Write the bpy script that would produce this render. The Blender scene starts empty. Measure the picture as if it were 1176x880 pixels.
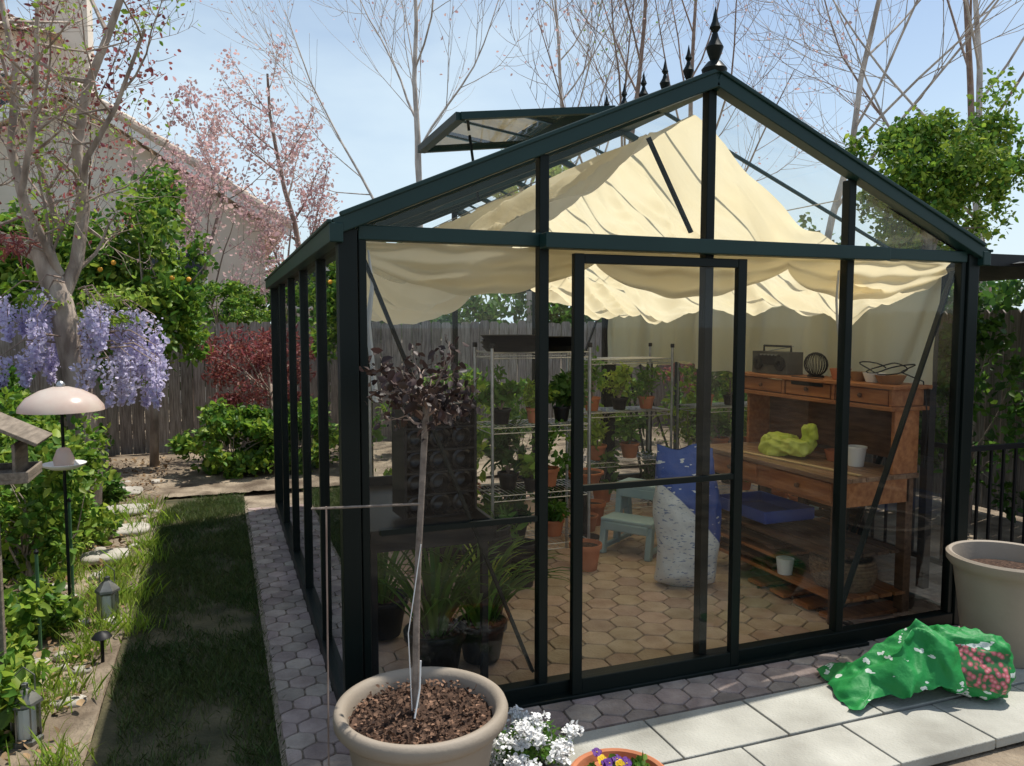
import bpy, math, random
import numpy as np
from mathutils import Vector, Matrix, noise as mnoise
random.seed(7)
rad=math.radians
scene=bpy.context.scene
# ------------------------------------------------------------------ materials
def M(name,c1,c2=None,scale=6,rough=0.8,bump=0.0,bscale=None,island=0.0,hue=0.0,metal=0.0,trans=0.0,spec=0.3,stretch=None,detail=6):
    if c2 is None: c2=tuple(min(1,x*1.25) for x in c1)
    m=bpy.data.materials.new(name); m.use_nodes=True
    nt=m.node_tree; N=nt.nodes; L=nt.links; N.clear()
    out=N.new('ShaderNodeOutputMaterial'); b=N.new('ShaderNodeBsdfPrincipled')
    tc=N.new('ShaderNodeTexCoord'); nz=N.new('ShaderNodeTexNoise')
    nz.inputs['Scale'].default_value=scale; nz.inputs['Detail'].default_value=detail
    vec=tc.outputs['Object']
    if stretch:
        mp=N.new('ShaderNodeMapping'); mp.inputs['Scale'].default_value=stretch
        L.new(vec,mp.inputs['Vector']); vec=mp.outputs['Vector']
    L.new(vec,nz.inputs['Vector'])
    cr=N.new('ShaderNodeValToRGB'); e=cr.color_ramp.elements
    e[0].position=.33; e[0].color=(*c1,1); e[1].position=.67; e[1].color=(*c2,1)
    L.new(nz.outputs['Fac'],cr.inputs['Fac']); col=cr.outputs['Color']
    if island or hue:
        g=N.new('ShaderNodeNewGeometry'); hs=N.new('ShaderNodeHueSaturation')
        mr=N.new('ShaderNodeMapRange'); mr.inputs['To Min'].default_value=1-island; mr.inputs['To Max'].default_value=1+island
        L.new(g.outputs['Random Per Island'],mr.inputs['Value']); L.new(mr.outputs['Result'],hs.inputs['Value'])
        if hue:
            wn=N.new('ShaderNodeTexWhiteNoise'); wn.noise_dimensions='1D'
            L.new(g.outputs['Random Per Island'],wn.inputs['W'])
            m2=N.new('ShaderNodeMapRange'); m2.inputs['To Min'].default_value=.5-hue; m2.inputs['To Max'].default_value=.5+hue
            L.new(wn.outputs['Value'],m2.inputs['Value']); L.new(m2.outputs['Result'],hs.inputs['Hue'])
        L.new(col,hs.inputs['Color']); col=hs.outputs['Color']
    L.new(col,b.inputs['Base Color'])
    b.inputs['Roughness'].default_value=rough; b.inputs['Metallic'].default_value=metal
    b.inputs['Specular IOR Level'].default_value=spec
    if bump:
        bn=N.new('ShaderNodeTexNoise'); bn.inputs['Scale'].default_value=bscale or scale*6; bn.inputs['Detail'].default_value=5
        L.new(vec,bn.inputs['Vector'])
        bp=N.new('ShaderNodeBump'); bp.inputs['Strength'].default_value=bump; bp.inputs['Distance'].default_value=.02
        L.new(bn.outputs['Fac'],bp.inputs['Height']); L.new(bp.outputs['Normal'],b.inputs['Normal'])
    sh=b.outputs['BSDF']
    if trans:
        t=N.new('ShaderNodeBsdfTranslucent'); L.new(col,t.inputs['Color'])
        mx=N.new('ShaderNodeMixShader'); mx.inputs['Fac'].default_value=trans
        L.new(sh,mx.inputs[1]); L.new(t.outputs['BSDF'],mx.inputs[2]); sh=mx.outputs['Shader']
    L.new(sh,out.inputs['Surface'])
    return m
def glass_mat(name,tint,dust):
    m=bpy.data.materials.new(name); m.use_nodes=True
    nt=m.node_tree; N=nt.nodes; L=nt.links; N.clear()
    out=N.new('ShaderNodeOutputMaterial'); tr=N.new('ShaderNodeBsdfTransparent'); tr.inputs['Color'].default_value=(*tint,1)
    gl=N.new('ShaderNodeBsdfGlossy'); gl.inputs['Roughness'].default_value=.015
    fr=N.new('ShaderNodeFresnel'); fr.inputs['IOR'].default_value=1.38
    mx=N.new('ShaderNodeMixShader'); L.new(fr.outputs['Fac'],mx.inputs['Fac']); L.new(tr.outputs[0],mx.inputs[1]); L.new(gl.outputs[0],mx.inputs[2])
    df=N.new('ShaderNodeBsdfDiffuse'); df.inputs['Color'].default_value=(.6,.62,.6,1)
    tc=N.new('ShaderNodeTexCoord'); nz=N.new('ShaderNodeTexNoise'); nz.inputs['Scale'].default_value=3.5; nz.inputs['Detail'].default_value=8
    L.new(tc.outputs['Object'],nz.inputs['Vector'])
    mr=N.new('ShaderNodeMapRange'); mr.inputs['From Min'].default_value=.38; mr.inputs['From Max'].default_value=.72
    mr.inputs['To Min'].default_value=dust*.1; mr.inputs['To Max'].default_value=dust*2.4
    L.new(nz.outputs['Fac'],mr.inputs['Value'])
    m2=N.new('ShaderNodeMixShader'); L.new(mr.outputs['Result'],m2.inputs['Fac']); L.new(mx.outputs[0],m2.inputs[1]); L.new(df.outputs[0],m2.inputs[2])
    L.new(m2.outputs[0],out.inputs['Surface']); return m

frameM=M('green_black_aluminium',(.003,.007,.006),(.005,.010,.009),3,.42,spec=.2)
roofM=M('dark_green_aluminium',(.006,.028,.026),(.010,.036,.032),3,.4,spec=.3)
glassM=glass_mat('pane_glass',(.985,.995,.99),.010)
roofglassM=glass_mat('roof_glass',(.98,.99,.985),.03)
clothM=M('cream_shade_cloth',(.86,.74,.48),(.90,.80,.56),2.5,.95,bump=.2,bscale=40,trans=.6,spec=.02)
curtM=M('cream_curtain_cloth',(.96,.88,.60),(.97,.91,.68),2.5,.95,bump=.2,bscale=40,trans=.88,spec=.02)
blackM=M('black_plastic',(.006,.006,.007),(.010,.010,.011),8,.5,spec=.3)
chromeM=M('galvanised_wire',(.35,.35,.36),(.5,.5,.5),20,.35,metal=.8)
woodM=M('stained_wood',(.28,.095,.03),(.46,.19,.07),3,.5,bump=.15,bscale=20,island=.15,stretch=(12,1.2,12),spec=.4)
woodT=M('worn_bench_top',(.17,.085,.045),(.32,.19,.11),3,.4,bump=.15,bscale=20,island=.12,stretch=(14,1.2,12),spec=.5)
woodD=M('dark_wood',(.08,.04,.022),(.17,.09,.05),4,.7,bump=.2,stretch=(10,1.5,10),island=.3)
terraM=M('terracotta',(.42,.14,.06),(.52,.20,.10),7,.85,bump=.1)
tanpotM=M('tan_resin_pot',(.27,.225,.175),(.35,.295,.235),3,.65,bump=.08,bscale=80,detail=12)
soilM=M('potting_mix',(.02,.011,.008),(.13,.075,.05),70,.95,bump=1.0,bscale=90,detail=3)
fenceM=M('weathered_boards',(.19,.155,.13),(.42,.36,.31),5,.9,bump=.4,bscale=20,island=.28,stretch=(14,14,1),hue=.01)
barkM=M('grey_bark',(.20,.15,.12),(.50,.41,.34),9,.95,bump=.7,bscale=35,stretch=(1,1,.35))
barkP=M('pale_bark',(.34,.29,.25),(.62,.56,.5),8,.9,bump=.3,stretch=(1,1,.4))
barkB=M('twig_bark',(.20,.14,.115),(.36,.27,.22),8,.9)
stemM=M('stem_bark',(.15,.12,.10),(.30,.25,.21),30,.9,bump=.3)
def leafM(name,c1,c2,isl=.35,hue=.02,tr=.45): return M(name,c1,c2,1.3,.5,island=isl,hue=hue,trans=tr,spec=.35)
leafG=leafM('leaf_green',(.07,.16,.022),(.14,.27,.04))
leafY=leafM('leaf_yellowgreen',(.20,.33,.03),(.34,.45,.07))
leafD=leafM('leaf_dark',(.04,.095,.022),(.08,.16,.035))
leafR=leafM('leaf_maroon',(.20,.05,.05),(.36,.12,.10))
leafP=leafM('leaf_purple_dark',(.035,.022,.02),(.085,.05,.04),.5,.02,.2)
blosM=leafM('blossom_pink',(.58,.34,.34),(.74,.55,.52),.2)
wistM=leafM('wisteria_petals',(.54,.48,.74),(.80,.75,.88),.18,.01)
whiteF=leafM('white_petals',(.80,.80,.78),(.85,.85,.85),.08,.0,.2)
grassM=leafM('grass_blades',(.055,.10,.024),(.12,.15,.045),.45,.035,.3)
soilG=M('garden_soil',(.11,.08,.055),(.36,.29,.21),3.5,.95,bump=.8,bscale=40,detail=10)
lawnG=M('lawn_soil',(.045,.045,.022),(.13,.11,.06),5,.95,bump=.7,bscale=60,detail=10)
paverM=M('tan_pavers',(.44,.31,.22),(.58,.44,.33),9,.85,bump=.3,bscale=70,island=.16,hue=.015)
paverG=M('weathered_pavers',(.25,.195,.17),(.40,.325,.28),9,.9,bump=.4,bscale=70,island=.22,hue=.02)
sandM=M('joint_sand',(.20,.16,.12),(.32,.26,.19),30,.95,bump=.4)
concM=M('concrete_slab',(.28,.27,.235),(.46,.45,.40),3,.9,bump=.3,bscale=90,island=.10,detail=14)
whiteM=M('white_plastic',(.75,.75,.72),(.8,.8,.78),5,.5)
# ------------------------------------------------------------------ mesh builder
class MB:
    def __init__(s): s.v=[];s.f=[];s.m=[];s.mats=[]
    def mi(s,mat):
        if mat not in s.mats: s.mats.append(mat)
        return s.mats.index(mat)
    def add(s,vs,fs,mat):
        o=len(s.v); s.v.extend([tuple(v) for v in vs]); k=s.mi(mat)
        for f in fs: s.f.append(tuple(i+o for i in f)); s.m.append(k)
    def box(s,c,d,mat,rot=None):
        x,y,z=[k/2 for k in d]
        vs=[Vector(p) for p in [(-x,-y,-z),(x,-y,-z),(x,y,-z),(-x,y,-z),(-x,-y,z),(x,-y,z),(x,y,z),(-x,y,z)]]
        if rot is not None:
            R=rot if isinstance(rot,Matrix) else Matrix.Rotation(rot,3,'Z')
            vs=[R@v for v in vs]
        c=Vector(c); vs=[v+c for v in vs]
        s.add(vs,[(0,3,2,1),(4,5,6,7),(0,1,5,4),(1,2,6,5),(2,3,7,6),(3,0,4,7)],mat)
    def beam(s,a,b,w,h,mat,up=(0,0,1)):
        a=Vector(a);b=Vector(b);d=(b-a);L=d.length;d.normalize();up=Vector(up)
        sd=d.cross(up)
        if sd.length<1e-4: sd=d.cross(Vector((0,1,0)))
        sd.normalize(); u=sd.cross(d).normalized()
        R=Matrix((sd,d,u)).transposed()
        s.box((a+b)/2,(w,L,h),mat,R)
    def tube(s,pts,rs,mat,n=8,cap=True):
        pts=[Vector(p) for p in pts]
        if not hasattr(rs,'__len__'): rs=[rs]*len(pts)
        vs=[];prev=None
        for i,p in enumerate(pts):
            d=(pts[min(i+1,len(pts)-1)]-pts[max(i-1,0)])
            if d.length<1e-9: d=Vector((0,0,1))
            d.normalize()
            if prev is None:
                a=d.cross(Vector((0,0,1)) if abs(d.z)<.9 else Vector((1,0,0))).normalized()
            else:
                a=prev-d*prev.dot(d)
                a=a.normalized() if a.length>1e-6 else d.orthogonal().normalized()
            prev=a; b=d.cross(a)
            for k in range(n):
                t=2*math.pi*k/n
                vs.append(p+(a*math.cos(t)+b*math.sin(t))*rs[i])
        fs=[]
        for i in range(len(pts)-1):
            for k in range(n):
                k2=(k+1)%n
                fs.append((i*n+k,i*n+k2,(i+1)*n+k2,(i+1)*n+k))
        if cap and n>3:
            fs.append(tuple(range(n-1,-1,-1))); fs.append(tuple((len(pts)-1)*n+k for k in range(n)))
        s.add(vs,fs,mat)
    def lathe(s,prof,c,mat,n=32,R=None,wob=0):
        vs=[];c=Vector(c)
        for j,(r,z) in enumerate(prof):
            for k in range(n):
                t=2*math.pi*k/n
                rr=r*(1+wob*mnoise.noise(Vector((math.cos(t)*2,math.sin(t)*2,z*9))))
                v=Vector((rr*math.cos(t),rr*math.sin(t),z))
                if R is not None: v=R@v
                vs.append(v+c)
        fs=[]
        for i in range(len(prof)-1):
            for k in range(n):
                k2=(k+1)%n
                fs.append((i*n+k,i*n+k2,(i+1)*n+k2,(i+1)*n+k))
        s.add(vs,fs,mat)
    def blob(s,c,d,mat,e=.5,nz=.03,fq=4,seed=0,nu=36,nv=22,R=None,ridge=0,flat=None):
        c=Vector(c);vs=[]
        sg=lambda x,p: math.copysign(abs(x)**p,x)
        for j in range(nv+1):
            ph=-math.pi/2+math.pi*j/nv
            for i in range(nu):
                t=2*math.pi*i/nu
                v=Vector((sg(math.cos(ph),e)*sg(math.cos(t),e)*d[0]/2,sg(math.cos(ph),e)*sg(math.sin(t),e)*d[1]/2,sg(math.sin(ph),e)*d[2]/2))
                n=mnoise.noise(v*fq+Vector((seed,seed*2.3,0)))+.5*mnoise.noise(v*fq*2.7+Vector((seed,0,seed)))
                w=v.normalized()
                if ridge:
                    r1=1-2*abs(mnoise.noise(v*fq*2+Vector((0,seed,3)))) ; r2=1-2*abs(mnoise.noise(v*fq*4.5+Vector((seed,1,3))))
                    n+= ridge*(r1+.5*r2-1)
                v=v+w*n*nz
                if R is not None: v=R@v
                v=v+c
                if flat is not None: v.z=max(v.z,flat)
                vs.append(v)
        fs=[(j*nu+i,j*nu+(i+1)%nu,(j+1)*nu+(i+1)%nu,(j+1)*nu+i) for j in range(nv) for i in range(nu)]
        s.add(vs,fs,mat)
    def build(s,name,parent=None,smooth=None,bevel=0):
        me=bpy.data.meshes.new(name); me.from_pydata(s.v,[],s.f)
        for m in s.mats: me.materials.append(m)
        me.polygons.foreach_set('material_index',s.m)
        if smooth is not None:
            me.polygons.foreach_set('use_smooth',[True]*len(s.f))
            if smooth<180: me.set_sharp_from_angle(angle=rad(smooth))
        me.update()
        o=bpy.data.objects.new(name,me); scene.collection.objects.link(o)
        if parent: o.parent=parent
        if bevel:
            b=o.modifiers.new('bevel','BEVEL'); b.width=bevel; b.segments=2; b.limit_method='ANGLE'; b.angle_limit=rad(50)
        return o
def empty(name):
    o=bpy.data.objects.new(name,None); scene.collection.objects.link(o); o.empty_display_size=.2; return o
def npmesh(name,V,F,mat,parent=None,smooth=False):
    k=F.shape[1]; me=bpy.data.meshes.new(name)
    me.vertices.add(len(V)); me.vertices.foreach_set('co',V.astype(np.float32).ravel())
    me.loops.add(F.size); me.loops.foreach_set('vertex_index',F.astype(np.int32).ravel())
    me.polygons.add(len(F)); me.polygons.foreach_set('loop_start',np.arange(0,F.size,k,dtype=np.int32))
    me.polygons.foreach_set('loop_total',np.full(len(F),k,dtype=np.int32))
    if smooth: me.polygons.foreach_set('use_smooth',np.ones(len(F),dtype=bool))
    me.materials.append(mat); me.update(calc_edges=True)
    o=bpy.data.objects.new(name,me); scene.collection.objects.link(o)
    if parent: o.parent=parent
    return o
def unit(a): return a/np.maximum(np.linalg.norm(a,axis=1,keepdims=True),1e-9)
def leaves(name,P,size,mat,aspect=.28,seed=0,parent=None,var=.35,up=.3,droop=0.0):
    g=np.random.default_rng(seed); P=np.asarray(P,dtype=float); n=len(P)
    a=g.normal(size=(n,3)); a[:,2]-=droop; a=unit(a)
    nn=g.normal(size=(n,3)); nn[:,2]+=up*3; nn=unit(nn-a*np.sum(a*nn,axis=1,keepdims=True))
    b=np.cross(a,nn); L=(size*(1+var*g.normal(size=(n,1)))).clip(size*.3)
    W=L*aspect
    V=np.stack([P,P+a*L*.35+b*W+nn*W*.3,P+a*L*.75+b*W*.7+nn*W*.1,P+a*L-nn*L*.08,P+a*L*.75-b*W*.7+nn*W*.1,P+a*L*.35-b*W+nn*W*.3],axis=1).reshape(-1,3)
    i=np.arange(n)[:,None]*6
    F=np.concatenate([i+np.array([[0,1,2,3]]),i+np.array([[0,3,4,5]])],axis=0)
    return npmesh(name,V,F,mat,parent)
def cloud(c,r,n,clumps=20,seed=0,cr=.28,shell=.6):
    g=np.random.default_rng(seed); d=unit(g.normal(size=(clumps,3)))
    rr=(shell+(1-shell)*g.random((clumps,1)))*(.75+.35*g.random((clumps,1)))
    cc=d*rr; k=g.integers(0,clumps,n)
    sz=cr*(.6+.8*g.random(clumps))[k][:,None]
    p=cc[k]+unit(g.normal(size=(n,3)))*sz*g.random((n,1))**.45
    p=p*np.array(r)+np.array(c); p[:,2]=np.maximum(p[:,2],.03)
    return p
def grow(mb,p,d,L,r,lev,maxlev,mat,ends,rng,kids=4,spread=.7,upk=.12,shrink=.62,seg=5,wig=.16,start=.3,rf=.5,rmin=.0028):
    pts=[Vector(p)];rs=[r];q=Vector(p);d=Vector(d).normalized()
    dirs=[d.copy()]
    for i in range(seg):
        d=(d+Vector((rng.gauss(0,wig),rng.gauss(0,wig),rng.gauss(0,wig)+upk))).normalized()
        q=q+d*L/seg; pts.append(q.copy()); rs.append(max(r*(1-.75*(i+1)/seg),rmin*.5)); dirs.append(d.copy())
    mb.tube(pts,rs,mat,n=(8 if lev==0 else 5 if lev==1 else 3),cap=False)
    if lev>=maxlev:
        ends.extend(pts[1:]); return
    for k in range(kids):
        t=start+(1-start)*(k+rng.random())/kids
        f=t*seg; i=min(int(f),seg-1); pp=pts[i].lerp(pts[i+1],f-i); rr=rs[i]*(1-(f-i))+rs[i+1]*(f-i)
        a=Vector((rng.gauss(0,1),rng.gauss(0,1),rng.gauss(0,.6))); a=(a-dirs[i]*a.dot(dirs[i])).normalized()
        nd=(dirs[i]*(1-spread*.5)+a*spread).normalized()
        grow(mb,pp,nd,L*shrink*(1.15-.5*t)*rng.uniform(.8,1.15),max(rr*rf,rmin),lev+1,maxlev,mat,ends,rng,kids,spread,upk,shrink,max(3,seg-1),wig,start*.8,rf,rmin)
# ------------------------------------------------------------------ ground
def sheet(name,x0,x1,y0,y1,z,mat):
    mb=MB(); mb.add([(x0,y0,z),(x1,y0,z),(x1,y1,z),(x0,y1,z)],[(0,1,2,3)],mat); return mb.build(name)
sheet('ground',-300,300,-300,300,-.02,soilG)
def relief(name,x0,x1,y0,y1,nx,ny,z,amp,mat):
    xs=np.linspace(x0,x1,nx);ys=np.linspace(y0,y1,ny);V=[]
    for y in ys:
        for x in xs:
            V.append((x,y,z+amp*(mnoise.noise(Vector((x*2,y*2,0)))+.5*mnoise.noise(Vector((x*9,y*9,3)))+.3*mnoise.noise(Vector((x*30,y*30,3))))))
    F=[(j*nx+i,j*nx+i+1,(j+1)*nx+i+1,(j+1)*nx+i) for j in range(ny-1) for i in range(nx-1)]
    return npmesh(name,np.array(V),np.array(F),mat,smooth=True)
relief('garden_bed_soil',-3.05,-.95,-3,7.4,90,300,.025,.03,soilG)
relief('back_bed_soil',-.95,5.5,4.75,7.4,160,80,.025,.03,soilG)
relief('lawn_earth',-.95,-.27,-3.5,4.75,40,260,.0,.012,lawnG)
g=np.random.default_rng(3)
def blades(name,P,h,w,mat,seed=0,lean=.5):
    g=np.random.default_rng(seed); n=len(P); a=g.random(n)*6.283
    b=np.stack([np.cos(a),np.sin(a),np.zeros(n)],1)*w*(.6+.8*g.random((n,1)))
    l=np.stack([g.normal(size=n)*lean,g.normal(size=n)*lean,np.ones(n)],1)*h*(.4+g.random((n,1)))
    mid=P+l*.55+np.array([0,0,.1*h]); tip=P+l; tip[:,2]-=h*.15*g.random(n)
    V=np.stack([P-b,P+b,mid+b*.7,tip,mid-b*.7],1).reshape(-1,3); i=np.arange(n)[:,None]*5
    F=i+np.array([[0,1,2,3,4]])
    return npmesh(name,V,F,mat)
n=90000
x=-1.12+.85*g.random(n); y=-2.6+7.3*g.random(n)
edge=-.98+.12*np.sin(y*1.7)+.08*np.sin(y*4.1+1)
dens=np.array([mnoise.noise(Vector((a*2.6,b*1.8,5)))+.5*mnoise.noise(Vector((a*7,b*6,2))) for a,b in zip(x,y)])
keep=(x>edge)&(dens+g.random(n)*.7>.13)
P=np.stack([x[keep],y[keep],np.zeros(keep.sum())],1)
blades('lawn',P,.040,.0016,grassM,1)
P=[]
for _ in range(50):
    cx=-1.05+random.gauss(0,.1); cy=random.uniform(-1.5,4.5)
    for _ in range(60): P.append((cx+random.gauss(0,.05),cy+random.gauss(0,.05),0.01))
for _ in range(12):
    cx=random.uniform(-1.9,-1.0); cy=random.uniform(-.2,3)
    for _ in range(90): P.append((cx+random.gauss(0,.05),cy+random.gauss(0,.05),0.02))
blades('ornamental_grass',np.array(P),.12,.003,leafY,2,.45)
lp=np.stack([-2.9+1.9*g.random(4500),-2+9*g.random(4500),.045+.02*g.random(4500)],1)
leaves('leaf_litter',lp,.03,M('dry_leaf',(.16,.09,.045),(.36,.25,.14),3,.9,island=.45),.35,5,up=2)
mb=MB()
stoneM=M('pale_stone',(.35,.32,.27),(.55,.51,.45),6,.9,bump=.4,island=.15)
for i in range(46):
    x=random.uniform(-1.5,-1.0);y=random.uniform(.4,5.6); r=random.uniform(.02,.06)
    mb.blob((x,y,.03),(r*2,r*1.6,r*.9),stoneM,.8,.01,9,i,12,8)
for x,y,r in [(-1.15,3.5,.17),(-1.25,4.2,.2),(-1.2,2.8,.15),(-1.35,5.0,.2)]:
    mb.blob((x,y,.05),(r*2,r*1.7,.06),stoneM,.6,.012,6,x,20,8)
mb.build('stepping_stones',smooth=60)
# ------------------------------------------------------------------ pavers
def hexes(name,x0,x1,y0,y1,pitch,mat,z,gap=.006,th=.02,seed=0):
    mb=MB(); R=(pitch-gap)/math.sqrt(3); rng=random.Random(seed)
    dy=pitch*math.sqrt(3)/2; j=0; y=y0
    while y<=y1+1e-6:
        x=x0+(pitch/2 if j%2 else 0)
        while x<=x1+1e-6:
            vs=[];zz=z+rng.gauss(0,.0012); rot=rng.gauss(0,.015)
            for rr,h in ((R,-th),(R,-.004),(R*.965,0)):
                for k in range(12):
                    a0=rad(30)+rad(30)*k+rot; q=rr*(.965 if k%2==0 else .868)
                    vs.append((min(max(x+q*math.cos(a0),x0),x1),min(max(y+q*math.sin(a0),y0),y1),zz+h))
            fs=[(r*12+k,r*12+(k+1)%12,(r+1)*12+(k+1)%12,(r+1)*12+k) for r in range(2) for k in range(12)]+[tuple(24+k for k in range(12))]
            mb.add(vs,fs,mat); x+=pitch
        y+=dy; j+=1
    return mb.build(name)
sheet('greenhouse_floor_sand',-.28,3.6,-.33,4.2,.020,sandM)
hexes('paver_floor',.05,3.09,.05,3.88,.165,paverM,.028,.005)
hexes('paver_edging',-.26,-.03,-1.3,4.0,.115,paverG,.03,.005,seed=2)
hexes('paver_strip',-.02,3.62,-.31,-.03,.14,paverG,.03,.005,seed=3)
mb=MB()
slabrng=random.Random(4)
for r,(ya,yb) in enumerate([(-.62,-.325),(-.925,-.63)]):
    x=.62+ (0 if r==0 else .24)
    while x<4.6:
        w=.47
        mb.box((x+w/2,(ya+yb)/2,.012+slabrng.gauss(0,.0015)),(w-.008,yb-ya-.004,.04),concM,rad(slabrng.gauss(0,.15))); x+=w
mb.build('concrete_path',bevel=.004)
# ------------------------------------------------------------------ greenhouse
W,D,E,R=3.14,3.93,1.95,2.61
sl=(R-E)/(W/2)
GH=empty('greenhouse')
XS=[0,.785,1.57,2.355,3.14]; YS=[D*i/5 for i in range(6)]
zr=lambda x: E+sl*(x if x<=W/2 else W-x)
mb=MB()
for (px,py) in [(0,0),(W,0),(0,D),(W,D)]:
    mb.box((px,py,E/2),(.07,.07,E),frameM)
    mb.box((px+(.055 if px<1 else -.055),py,E/2),(.03,.045,E-.02),frameM)
for yy in (0,D):
    for px in XS[1:4]:
        top=zr(px)
        mb.box((px,yy,(.05+top)/2),(.042,.05,top-.06),frameM)
    mb.beam((.04,yy,.055),(W-.04,yy,.055),.062,.085,frameM)
    mb.beam((.04,yy,E-.012),(W-.04,yy,E-.012),.056,.055,roofM)
for xx in (0,W):
    for yy in YS[1:5]:
        mb.box((xx,yy,E/2),(.045,.038,E-.05),frameM)
    mb.beam((xx,.04,.05),(xx,D-.04,.05),.062,.085,frameM)
    mb.beam((xx,.04,E-.03),(xx,D-.04,E-.03),.05,.05,frameM)
mb.build('wall_frame',GH,bevel=.004)
mb=MB()
mb.beam((.06,.035,1.87),(.76,.035,.13),.012,.028,frameM,up=(0,1,0))
mb.beam((W-.06,.035,1.87),(2.39,.035,.13),.012,.028,frameM,up=(0,1,0))
mb.beam((1.28,.02,2.39),(1.50,.02,2.0),.012,.022,frameM,up=(0,1,0))
mb.beam((.03,.1,.13),(.03,.76,1.87),.012,.028,frameM)
mb.beam((.06,D-.035,1.87),(.76,D-.035,.13),.012,.028,frameM,up=(0,1,0))
mb.beam((W-.06,D-.035,1.87),(2.39,D-.035,.13),.012,.028,frameM,up=(0,1,0))
mb.beam((W-.03,D-.1,1.87),(W-.03,D-.76,.13),.012,.028,frameM)
mb.beam((W-.03,.1,1.87),(W-.03,.76,.13),.012,.028,frameM)
mb.beam((.03,D-.1,1.87),(.03,D-.76,.13),.012,.028,frameM)
mb.beam((.11,-.012,.80),(.76,-.012,.80),.018,.022,frameM)
mb.build('braces',GH)
mb=MB()
for yy in (-.03,D+.03):
    mb.beam((-.05,yy,E-.0),(W/2,yy,R+.03),.07,.058,roofM)
    mb.beam((W+.05,yy,E-.0),(W/2,yy,R+.03),.07,.058,roofM)
    mb.beam((-.03,yy-.03*(1 if yy<0 else -1),E+.045),(W/2,yy-.03*(1 if yy<0 else -1),R+.068),.03,.018,roofM)
    mb.beam((W+.03,yy-.03*(1 if yy<0 else -1),E+.045),(W/2,yy-.03*(1 if yy<0 else -1),R+.068),.03,.018,roofM)
for yy in YS[1:5]:
    mb.beam((0,yy,E),(W/2,yy,R),.028,.035,roofM); mb.beam((W,yy,E),(W/2,yy,R),.028,.035,roofM)
for yy in [y+D/10 for y in YS[:5]]:
    mb.beam((0,yy,E+.01),(W/2,yy,R+.01),.014,.018,roofM); mb.beam((W,yy,E+.01),(W/2,yy,R+.01),.014,.018,roofM)
mb.beam((W/2,-.06,R+.035),(W/2,D+.06,R+.035),.07,.07,roofM)
for xx,s_ in ((-.045,-1),(W+.045,1)):
    mb.beam((xx,-.07,E-.02),(xx,D+.07,E-.02),.05,.07,roofM)
    mb.beam((xx+s_*.025,-.075,E+.018),(xx+s_*.025,D+.075,E+.018),.018,.014,roofM)
mb.build('roof_frame',GH,bevel=.004)
mb=MB()
def spike(mb,c,s):
    mb.lathe([(.012*s,0),(.03*s,.01*s),(.012*s,.03*s),(.022*s,.055*s),(.028*s,.075*s),(.014*s,.10*s),(.008*s,.12*s),(.018*s,.135*s),(.010*s,.155*s),(.001,.20*s)],c,frameM,12)
spike(mb,(W/2,-.03,R+.07),1.35)
mb.lathe([(.05,0),(.055,.02),(.03,.05)],(W/2,-.03,R+.06),frameM,12)
for i in range(19): spike(mb,(W/2,.17+i*.2,R+.066),.9)
mb.beam((W/2,.02,R+.078),(W/2,D,R+.078),.012,.016,frameM)
mb.build('ridge_cresting',GH,smooth=40)
mb=MB()
def pane(vs,mat=glassM): mb.add(vs,[tuple(range(len(vs)))],mat)
for yy in (0,D):
    for i in range(4):
        a,b=XS[i],XS[i+1]
        if not(i==1 and yy==0): pane([(a+.02,yy,.09),(b-.02,yy,.09),(b-.02,yy,E-.04),(a+.02,yy,E-.04)])
        pane([(a+.02,yy,E+.02),(b-.02,yy,E+.02),(b-.02,yy,zr(b-.02)-.02),(a+.02,yy,zr(a+.02)-.02)])
for xx in (0,W):
    for i in range(5):
        a,b=YS[i],YS[i+1]; pane([(xx,a+.02,.09),(xx,b-.02,.09),(xx,b-.02,E-.05),(xx,a+.02,E-.05)])
for i in range(5):
    a,b=YS[i]+.01,YS[i+1]-.01
    xm=W/2
    if i==1: xm=.72
    pane([(0,a,E+.012),(xm,a,zr(xm)+.012),(xm,b,zr(xm)+.012),(0,b,E+.012)],roofglassM)
    pane([(W,a,E+.012),(W/2,a,R+.012),(W/2,b,R+.012),(W,b,E+.012)],roofglassM)
mb.build('glass_panes',GH)
mb=MB()
A=Vector((1.52,0,R+.11));B=Vector((.68,0,R+.0))
ya,yb=YS[1]+.0,YS[2]-.0
for yy in (ya,yb): mb.beam((A.x,yy,A.z),(B.x,yy,B.z),.035,.035,roofM)
mb.beam((A.x,ya,A.z),(A.x,yb,A.z),.035,.035,roofM); mb.beam((B.x,ya,B.z),(B.x,yb,B.z),.045,.04,roofM)
mb.add([(A.x,ya,A.z),(A.x,yb,A.z),(B.x,yb,B.z),(B.x,ya,B.z)],[(0,1,2,3)],roofglassM)
mb.beam((.9,(ya+yb)/2,zr(.75)),(.85,(ya+yb)/2,R+.01),.012,.012,frameM)
mb.beam((.72,ya,zr(.72)+.02),(.72,yb,zr(.72)+.02),.03,.03,roofM)
mb.build('roof_vent',GH)
mb=MB(); dx0,dx1,dy,dz0,dz1=.90,1.735,-.052,.045,1.885
mb.box((dx0+.022,dy,(dz0+dz1)/2),(.045,.032,dz1-dz0),frameM); mb.box((dx1-.022,dy,(dz0+dz1)/2),(.045,.032,dz1-dz0),frameM)
mb.beam((dx0+.045,dy,dz1-.02),(dx1-.045,dy,dz1-.02),.03,.038,frameM); mb.beam((dx0+.045,dy,dz0+.03),(dx1-.045,dy,dz0+.03),.03,.07,frameM)
mb.beam((dx0+.045,dy,.92),(dx1-.045,dy,.92),.026,.026,frameM)
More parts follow.
